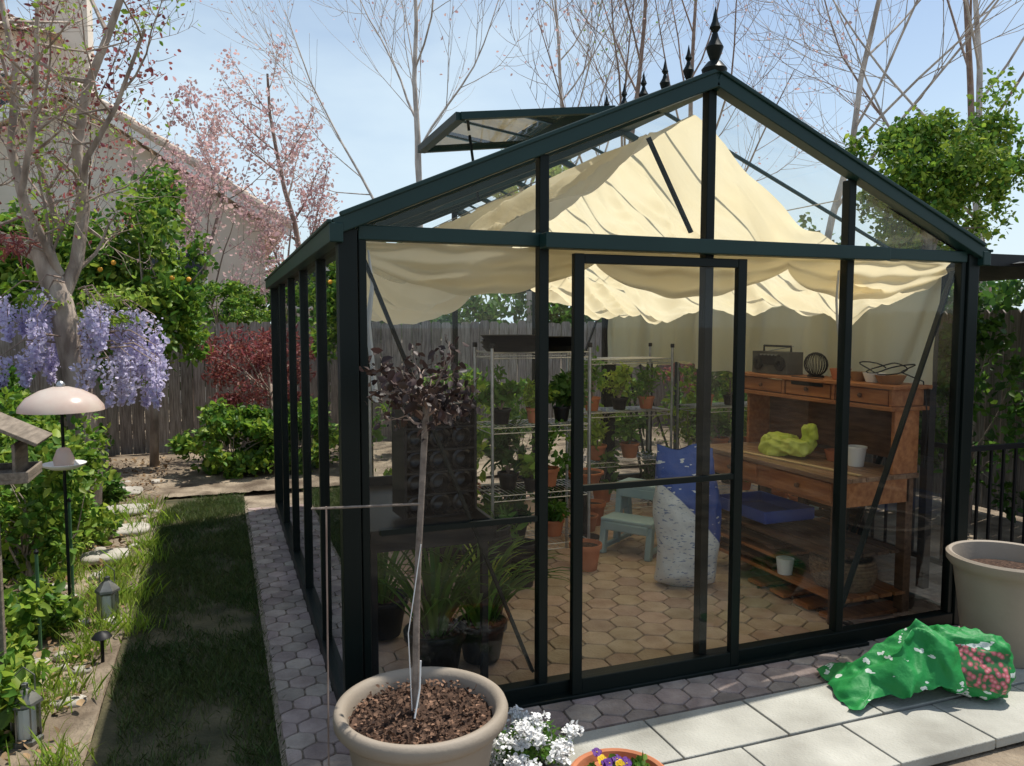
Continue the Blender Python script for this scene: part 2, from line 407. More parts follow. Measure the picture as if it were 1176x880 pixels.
mb.add([(dx0+.04,dy,dz0+.05),(dx1-.04,dy,dz0+.05),(dx1-.04,dy,dz1-.03),(dx0+.04,dy,dz1-.03)],[(0,1,2,3)],glassM)
mb.build('sliding_door',GH,bevel=.003)
mb=MB()
mb.beam((.76,-.066,1.93),(2.52,-.066,1.93),.07,.062,roofM); mb.beam((.5,-.03,.03),(2.5,-.03,.03),.09,.03,frameM)
mb.build('door_track',GH,bevel=.004)
# ------------------------------------------------------------------ shade cloth
px_=[.03,.12,.25,.38,.5,.62,.72,.82,.95,1.1,1.3,1.48,1.57]
pL=[1.90,1.83,1.78,1.80,1.86,1.95,2.04,2.13,2.22,2.31,2.41,2.50,2.54]
pR=[1.88,1.80,1.75,1.77,1.81,1.86,1.90,1.96,2.04,2.14,2.30,2.47,2.54]
def cloth(name,fn,nu,nv,mat=None):
    V=[fn(i/(nu-1),j/(nv-1)) for j in range(nv) for i in range(nu)]
    F=[(j*nu+i,j*nu+i+1,(j+1)*nu+i+1,(j+1)*nu+i) for j in range(nv-1) for i in range(nu-1)]
    return npmesh(name,np.array(V),np.array(F),mat or clothM,smooth=True)
def roofcloth(u,v):
    X=u*(W-.06)+.03; xx=X if X<=W/2 else W-X; right=X>W/2
    zl=float(np.interp(xx,px_,pL)); zq=float(np.interp(xx,px_,pR)); Y=.09+v*(D-.2)
    k=min(1,max(0,(Y-.1)/.9)); z=zl if not right else zq*(1-.5*k)+zl*.5*k
    bay=((Y-.05)%.9)/.9; s=math.sin(math.pi*bay)
    w=math.sin(math.pi*min(1,xx/1.57))**.7
    z-=.17*s*w
    f=1-2*abs(mnoise.noise(Vector((xx*1.3+(9 if right else 0),Y*5+xx*2.2,3))))
    f2=1-2*abs(mnoise.noise(Vector((xx*2.5+(4 if right else 0),Y*13-xx*4,8))))
    z+= (.085*(f-.6)+.030*(f2-.6))*w
    z+= .05*mnoise.noise(Vector((X*2.1,Y*1.7,7)))*w
    if right: z-= .02*math.sin(xx*13+Y*6)*w
    Yo=Y+.05*mnoise.noise(Vector((X*4,0,1)))
    if v<.05: Yo+=.07*math.sin(xx*4.5)*(1-v/.05)
    lim=zr(X)-.03
    return (X,Yo,min(z,lim))
cloth('roof_shade_cloth',roofcloth,200,280)
def side(u,v):
    Y=.1+u*(D-.25); t=v
    hem=1.25+.035*math.sin(Y*3.1)+.02*math.sin(Y*11)+(.0 if Y>.5 else -.02)
    z=1.9-(1.9-hem)*t
    f=.026*(math.sin(Y*17+4*mnoise.noise(Vector((Y*2,0,0))))+.5*math.sin(Y*36+3*mnoise.noise(Vector((Y*3,4,0)))))*(.3+.7*t)
    f+=.03*mnoise.noise(Vector((Y*3,z*3,0)))
    return (W-.075+f*.8-.03*t,Y,z)
cloth('side_shade_curtain',side,420,20,curtM)
def swagF(u,v):
    X=.06+u*(W-.12); seg=(X-.06)/1.006; s=math.sin(math.pi*(seg%1))**.8
    fold=math.sin(v*14+3*math.sin(math.pi*(seg%1)))
    z=1.915-.03*v-(.025+.14*s)*v+.006*math.sin(X*25+v*5)*s
    return (X,.06+.10*v*s+.018*fold*s+.01*math.sin(X*18+v*6)+.02*v,z)
cloth('front_shade_swag',swagF,220,34)
mb=MB()
for xx in (.02,.8,2.34,3.12):
    mb.tube([(xx,.05,1.9 if xx in(.02,3.12) else 2.19),(xx,D-.05,1.9 if xx in(.02,3.12) else 2.19)],.003,chromeM,5)
mb.tube([(.09,.05,1.88),(.10,.03,1.75),(.085,.05,1.6),(.10,.04,1.42),(.11,.04,1.30)],[.004,.008,.012,.010,.014],whiteM,6)
mb.tube([(2.40,.10,1.9),(2.39,.10,1.72),(2.40,.10,1.60),(2.43,.12,1.54),(2.5,.15,1.53),(2.56,.2,1.50)],.006,whiteM,6)
mb.build('shade_cloth_wires')
# ------------------------------------------------------------------ potting bench
PB=empty('potting_bench'); mb=MB()
bx0,bx1,by0,by1,bz=2.48,3.02,.14,1.38,.81
for i in range(6):
    w=(bx1-bx0)/6; mb.box((bx0+w*(i+.5),(by0+by1)/2,bz-.012),(w-.003,by1-by0,.026),woodT)
mb.build('top',PB,bevel=.003); mb=MB()
for xx in (bx0+.05,bx1-.04):
    for yy in (by0+.05,by1-.05): mb.box((xx,yy,.39),(.05,.06,.78),woodD)
mb.build('legs',PB,bevel=.003); mb=MB()
mb.box((bx0+.035,(by0+by1)/2,.725),(.022,by1-by0-.06,.14),woodM); mb.box((bx1-.03,(by0+by1)/2,.725),(.02,by1-by0-.06,.13),woodM)
mb.box(((bx0+bx1)/2,by0+.03,.725),(bx1-bx0-.09,.02,.14),woodM); mb.box(((bx0+bx1)/2,by1-.03,.725),(bx1-bx0-.09,.02,.14),woodM)
for yy in (.45,1.05):
    mb.box((bx0+.018,yy,.725),(.014,.48,.105),woodM); mb.blob((bx0+.0,yy,.725),(.03,.03,.03),woodD,1,0,1,0,10,8)
mb.build('apron_and_drawers',PB,bevel=.003); mb=MB()
for i in range(5): mb.box((bx0+.08+i*.095,(by0+by1)/2,.16),(.075,by1-by0-.04,.02),woodM)
for i in range(5): mb.box((bx0+.08+i*.095,(by0+by1)/2+.0,.38),(.08,by1-by0-.1,.018),woodD)
mb.build('lower_shelves',PB,bevel=.002); mb=MB()
hx0,hx1=2.80,3.02
for yy in (by0+.02,by1-.02):
    mb.box(((hx0+hx1)/2+.02,yy,(bz+1.16)/2),(.17,.022,1.16-bz),woodM)
mb.box((hx1-.005,(by0+by1)/2,(bz+1.2)/2+.02),(.012,by1-by0-.07,1.14-bz),woodD)
mb.box(((hx0+hx1)/2,(by0+by1)/2,1.16),(hx1-hx0+.04,by1-by0+.06,.022),woodM)
mb.box(((hx0+hx1)/2,(by0+by1)/2,1.272),(hx1-hx0+.05,by1-by0+.08,.02),woodM)
for yy in (by0,.55,.97,by1): mb.box(((hx0+hx1)/2,yy,1.216),(hx1-hx0,.02,.088),woodM)
for yy in (.345,.76,1.175):
    mb.box((hx0+.012,yy,1.216),(.016,.37,.078),woodM); mb.blob((hx0-.005,yy,1.216),(.025,.025,.025),woodD,1,0,1,0,10,8)
mb.box((hx0-.0,.76,1.262),(.012,.26,.05),blackM)
mb.build('hutch',PB,bevel=.003)
radM=M('radio_grey',(.05,.05,.045),(.09,.09,.08),10,.5)
mb=MB(); mb.box((2.9,1.15,1.355),(.12,.34,.14),radM); mb.box((2.835,1.15,1.375),(.012,.2,.06),blackM)
mb.lathe([(.045,0),(.045,.01),(.02,.014)],(2.838,1.255,1.35),blackM,20,Matrix.Rotation(rad(-90),3,'Y')); mb.lathe([(.045,0),(.045,.01),(.02,.014)],(2.838,1.045,1.35),blackM,20,Matrix.Rotation(rad(-90),3,'Y'))
for i in range(5): mb.box((2.833,1.08+i*.035,1.405),(.01,.02,.008),chromeM)
mb.tube([(2.92,1.3,1.42),(2.9,1.0,1.46)],.003,chromeM,6); mb.tube([(2.9,1.02,1.42),(2.9,1.02,1.46),(2.9,1.28,1.46),(2.9,1.28,1.42)],.007,blackM,6)
mb.build('radio',bevel=.006)
mb=MB()
for k in range(12):
    a=k*math.pi/12; mb.tube([(2.9+.1*math.cos(t)*math.sin(a)*.5,.80+.085*math.cos(t)*math.cos(a),1.36+.07*math.sin(t)) for t in np.linspace(0,6.28,18)],.0025,blackM,4)
mb.tube([(2.9,.74,1.285),(2.9,.86,1.285)],.012,blackM)
mb.build('desk_fan',smooth=60)
mb=MB()
bwM=M('brown_bowl',(.25,.13,.06),None,8,.6)
for (y,r,h,m) in [(.60,.06,.06,terraM),(.46,.05,.05,bwM),(.35,.06,.05,whiteM),(.24,.08,.045,bwM)]:
    mb.lathe([(.001,.003),(r*.7,0),(r,h),(r*.95,h),(r*.65,.008),(.001,.008)],(2.9,y,1.284),m,20)
mb.build('small_bowls',smooth=50)
mb=MB(); pts=[]
for i in range(40):
    t=i/39*6.28*2; pts.append((2.93+.05*math.cos(t)+.02*math.sin(t*3),.35+.13*math.sin(t)-.1*i/39,1.36+.03*math.sin(t*1.3)))
pts+= [(3.0,.12,1.3),(3.02,.1,1.1),(3.0,.1,.85)]
mb.tube(pts,.0035,blackM,6); mb.build('power_cable',smooth=80)
limeM=M('lime_plastic_bag',(.60,.70,.09),(.78,.84,.22),6,.45,bump=.6,bscale=10,trans=.3,spec=.4)
mb=MB(); mb.blob((2.74,.82,.872),(.20,.32,.13),limeM,.75,.07,5,3,70,44,None,.45,.812); mb.blob((2.77,.70,.95),(.06,.10,.14),limeM,.8,.05,7,6,40,26,None,.4); mb.build('lime_plastic_bag',smooth=180)
mb=MB(); mb.lathe([(.001,.003),(.04,0),(.052,.1),(.056,.1),(.056,.11),(.05,.11),(.04,.01),(.001,.01)],(2.86,.42,.812),whiteM,24)
mb.build('white_plant_pot',smooth=40)
mb=MB(); mb.lathe([(.001,.003),(.045,0),(.06,.06),(.055,.06),(.04,.01),(.001,.01)],(2.88,.6,.812),terraM,24); mb.build('terracotta_saucer',smooth=40)
mb=MB(); mb.box((2.60,.62,.816),(.03,.9,.006),M('pale_wood',(.5,.36,.18),(.6,.45,.25),6,.6),rad(6)); mb.build('measuring_stick')
mb=MB()
basM=M('wicker',(.16,.09,.05),(.32,.2,.11),40,.8,bump=.6)
for j in range(9):
    z=.18+j*.018; r=.13+.025*math.sin(j/8*2.4)
    mb.tube([(2.73+r*math.cos(t),.36+r*1.15*math.sin(t),z) for t in np.linspace(0,6.283,25)],.0105,basM,6)
for k in range(16):
    t=k/16*6.283; mb.tube([(2.73+.13*math.cos(t),.36+.15*math.sin(t),.175),(2.73+.157*math.cos(t),.36+.178*math.sin(t),.26),(2.73+.145*math.cos(t),.36+.165*math.sin(t),.335)],.005,basM,5)
mb.build('wicker_basket',smooth=80)
mb=MB(); blueM=M('blue_plastic',(.02,.05,.26),(.03,.08,.34),4,.4)
mb.box((2.72,1.03,.425),(.36,.5,.012),blueM)
for (c,s) in [((2.54,1.03,.46),(.012,.5,.07)),((2.90,1.03,.46),(.012,.5,.07)),((2.72,.78,.46),(.36,.012,.07)),((2.72,1.28,.46),(.36,.012,.07))]: mb.box(c,s,blueM)
mb.build('blue_tray',bevel=.004)
mb=MB()
for k in range(3):
    for i in range(5): mb.box((2.56+i*.09,.98,.205+k*.055),(.075,.62,.016),woodM if k%2 else woodD)
    for yy in (.72,.98,1.24): mb.box((2.74,yy,.19+k*.055 +.0),(.42,.05,.012),woodD)
mb.build('wooden_crate',bevel=.002)
mb=MB()
for i in range(4): mb.box((2.78,.25+i*.2,.05),(.5,.12,.02),woodM)
mb.box((2.6,.55,.035),(.03,.8,.02),woodD); mb.box((2.95,.55,.035),(.03,.8,.02),woodD); mb.build('pallet')
mb=MB(); mb.lathe([(.001,.003),(.04,0),(.05,.09),(.046,.09),(.001,.08)],(2.56,.62,.172),whiteM,20); mb.build('white_jar',smooth=40)
# ------------------------------------------------------------------ soil bag
def printed(name,base,alt,thr,scale,sp=.5,split=None,rough=.35):
    m=bpy.data.materials.new(name); m.use_nodes=True; nt=m.node_tree; N=nt.nodes; L=nt.links
    b=N['Principled BSDF']; tc=N.new('ShaderNodeTexCoord'); mp=N.new('ShaderNodeMapping'); mp.inputs['Scale'].default_value=scale
    nz=N.new('ShaderNodeTexNoise'); nz.inputs['Scale'].default_value=1; nz.inputs['Detail'].default_value=3
    L.new(tc.outputs['Object'],mp.inputs['Vector']); L.new(mp.outputs['Vector'],nz.inputs['Vector'])
    cr=N.new('ShaderNodeValToRGB'); cr.color_ramp.interpolation='CONSTANT'; e=cr.color_ramp.elements
    e[0].color=(*base,1); e[1].position=thr; e[1].color=(*alt,1); L.new(nz.outputs['Fac'],cr.inputs['Fac']); col=cr.outputs['Color']
    if split is not None:
        # diagonal printed boundary: z + k*(x-x0) compared with split height
        sx=N.new('ShaderNodeSeparateXYZ'); L.new(tc.outputs['Object'],sx.inputs['Vector'])
        ma=N.new('ShaderNodeMath'); ma.operation='MULTIPLY_ADD'; ma.inputs[1].default_value=1.1; ma.inputs[2].default_value=-1.1*split[0]
        L.new(sx.outputs['X'],ma.inputs[0]); ad=N.new('ShaderNodeMath'); ad.operation='ADD'; L.new(ma.outputs[0],ad.inputs[0]); L.new(sx.outputs['Z'],ad.inputs[1])
        c2=N.new('ShaderNodeMapRange'); c2.inputs['From Min'].default_value=split[1]; c2.inputs['From Max'].default_value=split[1]+.01; L.new(ad.outputs[0],c2.inputs['Value'])
        mx=N.new('ShaderNodeMix'); mx.data_type='RGBA'; L.new(c2.outputs['Result'],mx.inputs['Factor'])
        c3=N.new('ShaderNodeValToRGB'); c3.color_ramp.interpolation='CONSTANT'; e=c3.color_ramp.elements; e[0].color=(.66,.67,.66,1); e[1].position=.62; e[1].color=(.25,.30,.42,1)
        n2=N.new('ShaderNodeTexNoise'); n2.inputs['Scale'].default_value=1; mp2=N.new('ShaderNodeMapping'); mp2.inputs['Scale'].default_value=(30,30,90); L.new(tc.outputs['Object'],mp2.inputs['Vector']); L.new(mp2.outputs[0],n2.inputs['Vector']); L.new(n2.outputs['Fac'],c3.inputs['Fac'])
        L.new(c3.outputs['Color'],mx.inputs['A']); L.new(col,mx.inputs['B']); col=mx.outputs['Result']
    L.new(col,b.inputs['Base Color']); b.inputs['Roughness'].default_value=rough; b.inputs['Specular IOR Level'].default_value=sp
    bn=N.new('ShaderNodeTexNoise'); bn.inputs['Scale'].default_value=16; bn.inputs['Detail'].default_value=4; L.new(tc.outputs['Object'],bn.inputs['Vector'])
    bp=N.new('ShaderNodeBump'); bp.inputs['Strength'].default_value=.5; bp.inputs['Distance'].default_value=.02; L.new(bn.outputs['Fac'],bp.inputs['Height']); L.new(bp.outputs['Normal'],b.inputs['Normal'])
    return m
bagM=printed('printed_soil_bag',(.025,.07,.30),(.55,.58,.62),.66,(16,16,34),.5,(2.15,.46))
mb=MB(); Rz=Matrix.Rotation(rad(-22),3,'Z')
nu_,nv_=72,56; vs=[]
for j in range(nv_+1):
    t=j/nv_; z=.03+.84*t
    # pillow bag: full body pinching to a flat crimped seam at top
    th=.125*min(1,(t*9+.15))**.5*(1-max(0,(t-.62)/.38)**1.5*.96); wd=.185*(min(1,t*12+.55))*(1-.06*math.sin(t*9))*(1-.10*max(0,(t-.8)/.2))
    for i in range(nu_):
        a=2*math.pi*i/nu_; ca,sa=math.cos(a),math.sin(a)
        v=Vector((math.copysign(abs(ca)**.75,ca)*wd,math.copysign(abs(sa)**.8,sa)*th,z))
        n_=mnoise.noise(Vector((v.x*7,v.y*7,z*5)))*.014+ (1-2*abs(mnoise.noise(Vector((v.x*11,v.y*8,z*9+4)))))*.010
        v=v+Vector((ca*.6,sa,0))*n_; v.x+=.015*math.sin(z*5); v.y+=.02*math.sin(v.x*20)*max(0,(t-.8)/.2); v.z+= .015*math.sin(v.x*25)*max(0,(t-.8)/.2)
        w_=Rz@v; vs.append((2.15+w_.x,1.02+w_.y,w_.z))
mb.add(vs,[(j*nu_+i,j*nu_+(i+1)%nu_,(j+1)*nu_+(i+1)%nu_,(j+1)*nu_+i) for j in range(nv_) for i in range(nu_)],bagM)
mb.build('potting_soil_bag',smooth=180)
# ------------------------------------------------------------------ step stool
stM=M('blue_grey_plastic',(.30,.42,.45),(.36,.48,.5),6,.5)
mb=MB(); c0=Vector((2.27,1.78,0.02)); Rz=Matrix.Rotation(rad(-55),3,'Z')
def SB(c,s,rx=0,ry=0):
    Rr=Rz@Matrix.Rotation(rx,3,'X')@Matrix.Rotation(ry,3,'Y'); mb.box(c0+Rz@Vector(c),s,stM,Rr)
SB((0,.10,.445),(.38,.22,.035)); SB((0,-.12,.24),(.38,.20,.03))
for s_ in (-1,1):
    SB((s_*.17,.17,.235),(.045,.06,.41),rad(10)); SB((s_*.17,.02,.235),(.045,.05,.41),rad(-8))
    SB((s_*.172,-.20,.12),(.045,.055,.235),rad(-10)); SB((s_*.17,-.04,.225),(.03,.2,.03)); SB((s_*.17,-.01,.05),(.03,.40,.035)); SB((s_*.168,.10,.34),(.02,.12,.17))
SB((0,.19,.12),(.33,.02,.05)); SB((0,-.215,.20),(.33,.02,.06)); SB((0,.0,.40),(.33,.02,.07))
mb.build('step_stool',bevel=.01)
# ------------------------------------------------------------------ wire shelves
def wire_shelf(x0,x1,y0,y1,zs,top):
    mb=MB()
    for x in (x0,x1):
        for y in (y0,y1):
            mb.tube([(x,y,.03),(x,y,top)],.011,chromeM,8); mb.lathe([(.016,0),(.016,.03)],(x,y,top-.01),blackM,8)
    for z in zs:
        for dz in (0,-.035):
            for a,b in [((x0,y0),(x1,y0)),((x1,y0),(x1,y1)),((x1,y1),(x0,y1)),((x0,y1),(x0,y0))]:
                mb.tube([(*a,z+dz),(*b,z+dz)],.0035,chromeM,5)
        k=int((x1-x0)/.03)
        for i in range(1,k):
            x=x0+(x1-x0)*i/k; mb.tube([(x,y0,z+.003),(x,y1,z+.003)],.002,chromeM,4)
        for y in (y0,y1):
            q=int((x1-x0)/.05)*2; mb.tube([(x0+(x1-x0)*i/q,y,z-(.035 if i%2 else 0)) for i in range(q+1)],.002,chromeM,4)
    return mb.build('wire_shelf',smooth=60)
wire_shelf(1.13,1.80,1.62,1.97,[.18,.52,.95,1.42],1.46)
wire_shelf(2.25,3.0,2.55,2.9,[.15,.5,.9,1.32],1.42)
wire_shelf(.1,.42,1.9,2.7,[.15,.5,.9],1.3)
def pot(mb,c,r,h,mat,soil=True):
    mb.lathe([(.001,0),(r*.68,0),(r*.70,.004),(r*.9,h*.8),(r*.92,h*.81),(r,h*.82),(r*1.02,h*.97),(r,h),(r*.93,h),(r*.9,h*.88),(r*.87,h*.86)],c,mat,24)
    if soil: mb.lathe([(r*.88,h*.87),(r*.5,h*.885),(.001,h*.89)],c,soilM,24)
pid=[0]
def potted(c,r,h,mat,lm,fr,n=260,ls=.05,clumps=9,asp=.3):
    pid[0]+=1; e=empty('potted_plant'); mb=MB(); pot(mb,c,r,h,mat)
    top=Vector(c)+Vector((0,0,h*.88)); rng=random.Random(pid[0])
    sx=rng.uniform(.8,1.35); fr=(fr[0]*sx,fr[1]*sx,fr[2]*rng.uniform(.75,1.4)); ls*=rng.uniform(.75,1.4)
    pts=cloud((c[0]+rng.gauss(0,.02),c[1],c[2]+h+fr[2]*.8),fr,n,clumps,pid[0],.35,.3)
    for k in range(8):
        q=pts[rng.randrange(n)]; mb.tube([top,top.lerp(Vector(q),.5)+Vector((0,0,.03)),q],[.004,.003,.0015],barkB,4,False)
    mb.build('pot',e,smooth=40); leaves('foliage',pts,ls,lm,asp*rng.uniform(.5,1.2),pid[0],e)
T=terraM;K=blackM
for a in [((1.3,1.8,.525),.07,.11,K,leafD,(.13,.13,.14)),((1.58,1.8,.525),.08,.12,T,leafG,(.15,.13,.13)),((1.25,1.8,.955),.07,.1,K,leafG,(.14,.12,.13)),
          ((1.48,1.78,.955),.06,.1,T,leafY,(.10,.1,.1)),((1.68,1.8,.955),.06,.1,K,leafD,(.12,.1,.14)),((1.35,1.8,.185),.09,.12,K,leafD,(.16,.14,.1)),((1.62,1.8,.185),.08,.11,T,leafG,(.12,.12,.1)),
          ((2.35,2.7,.905),.07,.11,T,leafG,(.2,.16,.18)),((2.6,2.7,.905),.07,.1,K,leafY,(.18,.15,.16)),((2.85,2.7,.905),.07,.1,T,leafG,(.2,.16,.17)),
          ((2.4,2.7,.505),.08,.12,T,leafY,(.14,.14,.12)),((2.7,2.7,.505),.08,.12,T,leafG,(.14,.14,.12)),((2.9,2.7,.155),.09,.14,K,leafD,(.14,.14,.12)),((2.45,2.7,.155),.09,.14,T,leafG,(.14,.14,.12)),
          ((.9,2.9,.03),.1,.16,K,leafY,(.3,.25,.35)),((.55,3.3,.03),.13,.2,K,leafG,(.35,.3,.45)),((1.5,3.4,.03),.13,.2,T,leafY,(.3,.3,.4)),((2.0,3.5,.03),.12,.2,K,leafG,(.3,.3,.45)),
          ((2.0,2.75,.03),.09,.14,T,leafG,(.12,.12,.12)),((.85,2.3,.03),.11,.17,K,leafD,(.22,.2,.2)),((.26,2.1,.905),.08,.12,K,leafG,(.16,.2,.2)),((.26,2.45,.905),.08,.12,K,leafY,(.16,.2,.2)),
          ((1.0,1.45,.03),.10,.15,K,leafG,(.16,.16,.12)),((.9,1.85,.03),.12,.18,K,leafY,(.2,.2,.35)),((2.55,3.4,.03),.12,.2,K,leafY,(.3,.3,.5)),
          ((1.85,2.35,.03),.11,.18,T,leafD,(.16,.16,.3)),((1.15,2.4,.03),.12,.2,K,leafG,(.22,.2,.4)),((1.42,1.68,.525),.06,.09,K,leafY,(.08,.08,.09)),((1.2,1.72,.185),.09,.13,K,leafG,(.13,.1,.12))]:
    potted(*a)
mb=MB(); pot(mb,(1.72,1.5,.03),.105,.17,T); mb.build('terracotta_pot',smooth=40)
for (x,y,z,r,h) in [(2.15,2.35,.03,.08,.12),(2.27,2.5,.03,.1,.18)]:
    mb=MB(); pot(mb,(x,y,z),r,h,T); mb.build('terracotta_pot',smooth=40)
mb=MB(); pot(mb,(2.05,2.2,.42),.14,.1,T); mb.lathe([(.12,0),(.02,.02),(.02,.4),(.001,.41)],(2.05,2.2,.03),blackM,14); mb.build('plant_stand_bowl',smooth=40)
mb=MB()
for k in range(7): mb.lathe([(.001,0),(.10,0),(.13,.2),(.14,.2),(.14,.215),(.125,.215),(.1,.01),(.001,.01)],(.95+.006*math.sin(k*2),1.2,.03+k*.035),blackM,24)
for k in range(5): mb.lathe([(.001,0),(.07,0),(.09,.13),(.1,.13),(.1,.145),(.088,.145),(.07,.01),(.001,.01)],(1.22,1.35+.005*math.sin(k*3),.03+k*.03),blackM,24)
mb.build('stacked_nursery_pots',smooth=40)
mb=MB()
for k in range(6):
    mb.lathe([(.001,0),(.17,0),(.20,.03),(.205,.03),(.172,-.004),(.001,-.004)],(1.33+.02*math.sin(k*2),1.78+.01*math.cos(k),1.43+k*.014),blackM,28)
for k in range(5):
    mb.lathe([(.001,0),(.14,0),(.17,.028),(.175,.028),(.142,-.004),(.001,-.004)],(1.62+.015*math.sin(k*3),1.82,1.43+k*.015),blackM,28)
mb.build('plastic_saucers',smooth=40)
mb=MB()
mb.box((.36,.72,.70),(.56,1.15,.03),blackM)
for a,b in [((.09,.72,.735),(.02,1.15,.05)),((.63,.72,.72),(.02,1.15,.09)),((.36,.155,.72),(.52,.02,.09)),((.36,1.285,.72),(.52,.02,.09))]: mb.box(a,b,blackM)
for x in (.12,.6):
    for y in (.2,1.24): mb.box((x,y,.35),(.03,.03,.68),blackM)
mb.build('plant_staging',bevel=.003)
mb=MB(); RY=Matrix.Rotation(rad(4),3,'Z'); c0=Vector((.46,.50,.735)); glossM=M('black_gloss',(.008,.008,.009),(.012,.012,.014),5,.22)
def LB(c,s,m=blackM): mb.box(c0+RY@Vector(c),s,m,RY)
for x in (-.165,.165): LB((x,0,.26),(.012,.2,.52))
LB((0,.1,.26),(.32,.012,.52))
for r in range(6):
    LB((0,0,.005+r*.1),(.32,.19,.008))
    for k in range(3):
        if r==5: continue
        cc=c0+RY@Vector((-.107+k*.107,-.02,.055+r*.1)); Rr=RY@Matrix.Rotation(rad(90),3,'X')
        mb.lathe([(.045,-.08),(.045,.05),(.05,.055),(.05,.065),(.038,.07),(.036,.0),(.02,-.01),(.001,-.01)],cc,glossM,20,Rr)
mb.build('seedling_pot_tower',smooth=40)
def strap(name,c,n,L,w,mat,seed,spread=.6,potr=0):
    rng=random.Random(seed); mb=MB()
    for i in range(n):
        a=rng.uniform(0,6.28); el=rng.uniform(.9,1.45); l=L*rng.uniform(.6,1.1); p=Vector(c)+Vector((math.cos(a),math.sin(a),0))*rng.uniform(0,.06)
        vs=[];S=8; d=Vector((math.cos(a)*math.cos(el),math.sin(a)*math.cos(el),math.sin(el))); sd=Vector((-math.sin(a),math.cos(a),0))
        for k in range(S+1):
            t=k/S; ww=w*(1-t**2.2)*(.6+.4*min(1,t*4))+.0005
            vs+= [p-sd*ww,p+Vector((0,0,-ww*.4)),p+sd*ww]
            p=p+d*l/S; p.y=max(p.y,.03); p.x=max(p.x,.04); d=(d+Vector((math.cos(a)*.10*spread,math.sin(a)*.10*spread,-.30*spread*t*1.6))).normalized()
        fs=[]
        for k in range(S):
            for q in (0,1): fs.append((k*3+q,k*3+q+1,k*3+q+4,k*3+q+3))
        mb.add(vs,fs,mat)
    if potr: pot(mb,(c[0],c[1],c[2]-potr*1.3),potr,potr*1.5,blackM)
    return mb.build(name,smooth=180)
strap('strap_leaf_plant',(.42,.35,.22),60,.62,.012,leafG,1,.9,.14)
strap('strap_leaf_plant',(.66,.42,.2),44,.58,.012,leafG,2,1.0,.12)
strap('strap_leaf_plant',(.28,.85,.22),40,.6,.010,leafG,3,.9,.13)
strap('strap_leaf_plant',(.8,.80,.2),30,.45,.008,leafY,5,.9,.12)
# ------------------------------------------------------------------ foreground pot tree
ST=empty('potted_standard_tree'); mb=MB(); c=(.13,-.57,-.02)
mb.lathe([(.001,0),(.17,0),(.185,.01),(.235,.30),(.24,.335),(.265,.345),(.278,.36),(.28,.385),(.274,.40),(.262,.405),(.248,.40),(.238,.385),(.232,.35),(.23,.33)],c,tanpotM,72)
mb.build('pot',ST,smooth=50)
mb=MB(); V=[];nr,na=14,60
for j in range(nr+1):
    for i in range(na):
        r=.232*j/nr;t=i/na*6.283; x=r*math.cos(t);y=r*math.sin(t)
        V.append((c[0]+x,c[1]+y,.330+.02*(1-j/nr)+.016*mnoise.noise(Vector((x*30,y*30,0)))+.012*mnoise.noise(Vector((x*80,y*80,0)))))
mb.add(V,[(j*na+i,j*na+(i+1)%na,(j+1)*na+(i+1)%na,(j+1)*na+i) for j in range(nr) for i in range(na)],soilM); mb.build('soil',ST,smooth=180)
gg=np.random.default_rng(9); a=gg.random(900)*6.283; r=.222*np.sqrt(gg.random(900))
leaves('bark_chips',np.stack([c[0]+r*np.cos(a),c[1]+r*np.sin(a),.352+.012*gg.random(900)],1),.013,M('bark_chip',(.05,.025,.015),(.24,.14,.09),20,.9,island=.5),.4,3,ST,up=1)
mb=MB(); rng=random.Random(11)
tr=[(.115,-.55,.33),(.12,-.548,.6),(.128,-.55,.85),(.142,-.553,1.08),(.155,-.555,1.30),(.16,-.555,1.38)]
mb.tube(tr,[.013,.011,.0105,.010,.011,.011],stemM,10)
ends=[]
for k in range(16):
    a=k*2.4; grow(mb,(.158,-.555,1.27+.008*k),(math.cos(a),math.sin(a),rng.uniform(-.2,1.3)),.165,.006,1,2,barkB,ends,rng,4,.75,.05,.62,4,.25,.3,.6,.0018)
mb.tube([(.10,-.565,.36),(.088,-.575,.62),(.11,-.566,.74),(.135,-.562,.9)],.0018,whiteM,5); mb.tube([(.10,-.60,.35),(.125,-.57,.43),(.13,-.565,.52)],.003,whiteM,5)
mb.build('trunk',ST,smooth=60)
ee=np.array([tuple(e) for e in ends]); gg=np.random.default_rng(4)
P=np.repeat(ee,3,axis=0)+gg.normal(size=(len(ee)*3,3))*.014
leaves('foliage',P,.027,leafP,.32,8,ST,up=0,droop=.3)
mb=MB(); mb.tube([(-.16,-.50,0),(-.155,-.50,.5),(-.15,-.49,1.03)],.003,barkB,6); mb.tube([(-.19,-.44,1.015),(.14,-.56,1.03)],.004,stemM,6); mb.build('plant_stake')
AL=empty('alyssum_plant')
leaves('foliage',cloud((.54,-.45,.08),(.15,.14,.09),1500,20,3,.35,.4),.016,leafG,.3,3,AL)
P=cloud((.54,-.46,.11),(.18,.17,.11),5200,44,5,.2,.8); P=P[P[:,2]>.05]
leaves('flowers',P,.012,whiteF,.5,4,AL,up=1.2)
PB2=empty('pansy_bowl'); mb=MB(); mb.lathe([(.001,0),(.11,0),(.15,.11),(.165,.115),(.168,.135),(.158,.14),(.148,.135),(.14,.11),(.001,.115)],(.75,-.76,-.02),terraM,40); mb.build('bowl',PB2,smooth=40)
leaves('foliage',cloud((.75,-.76,.10),(.12,.12,.04),500,14,3,.3,.5),.03,leafG,.35,3,PB2)
mb=MB(); rng=random.Random(5); pY=M('pansy_yellow',(.75,.5,.03),None,6,.6,trans=.2); pP=M('pansy_purple',(.10,.02,.20),None,6,.6,trans=.2); pR=M('pansy_red',(.35,.02,.03),None,6,.6,trans=.2)
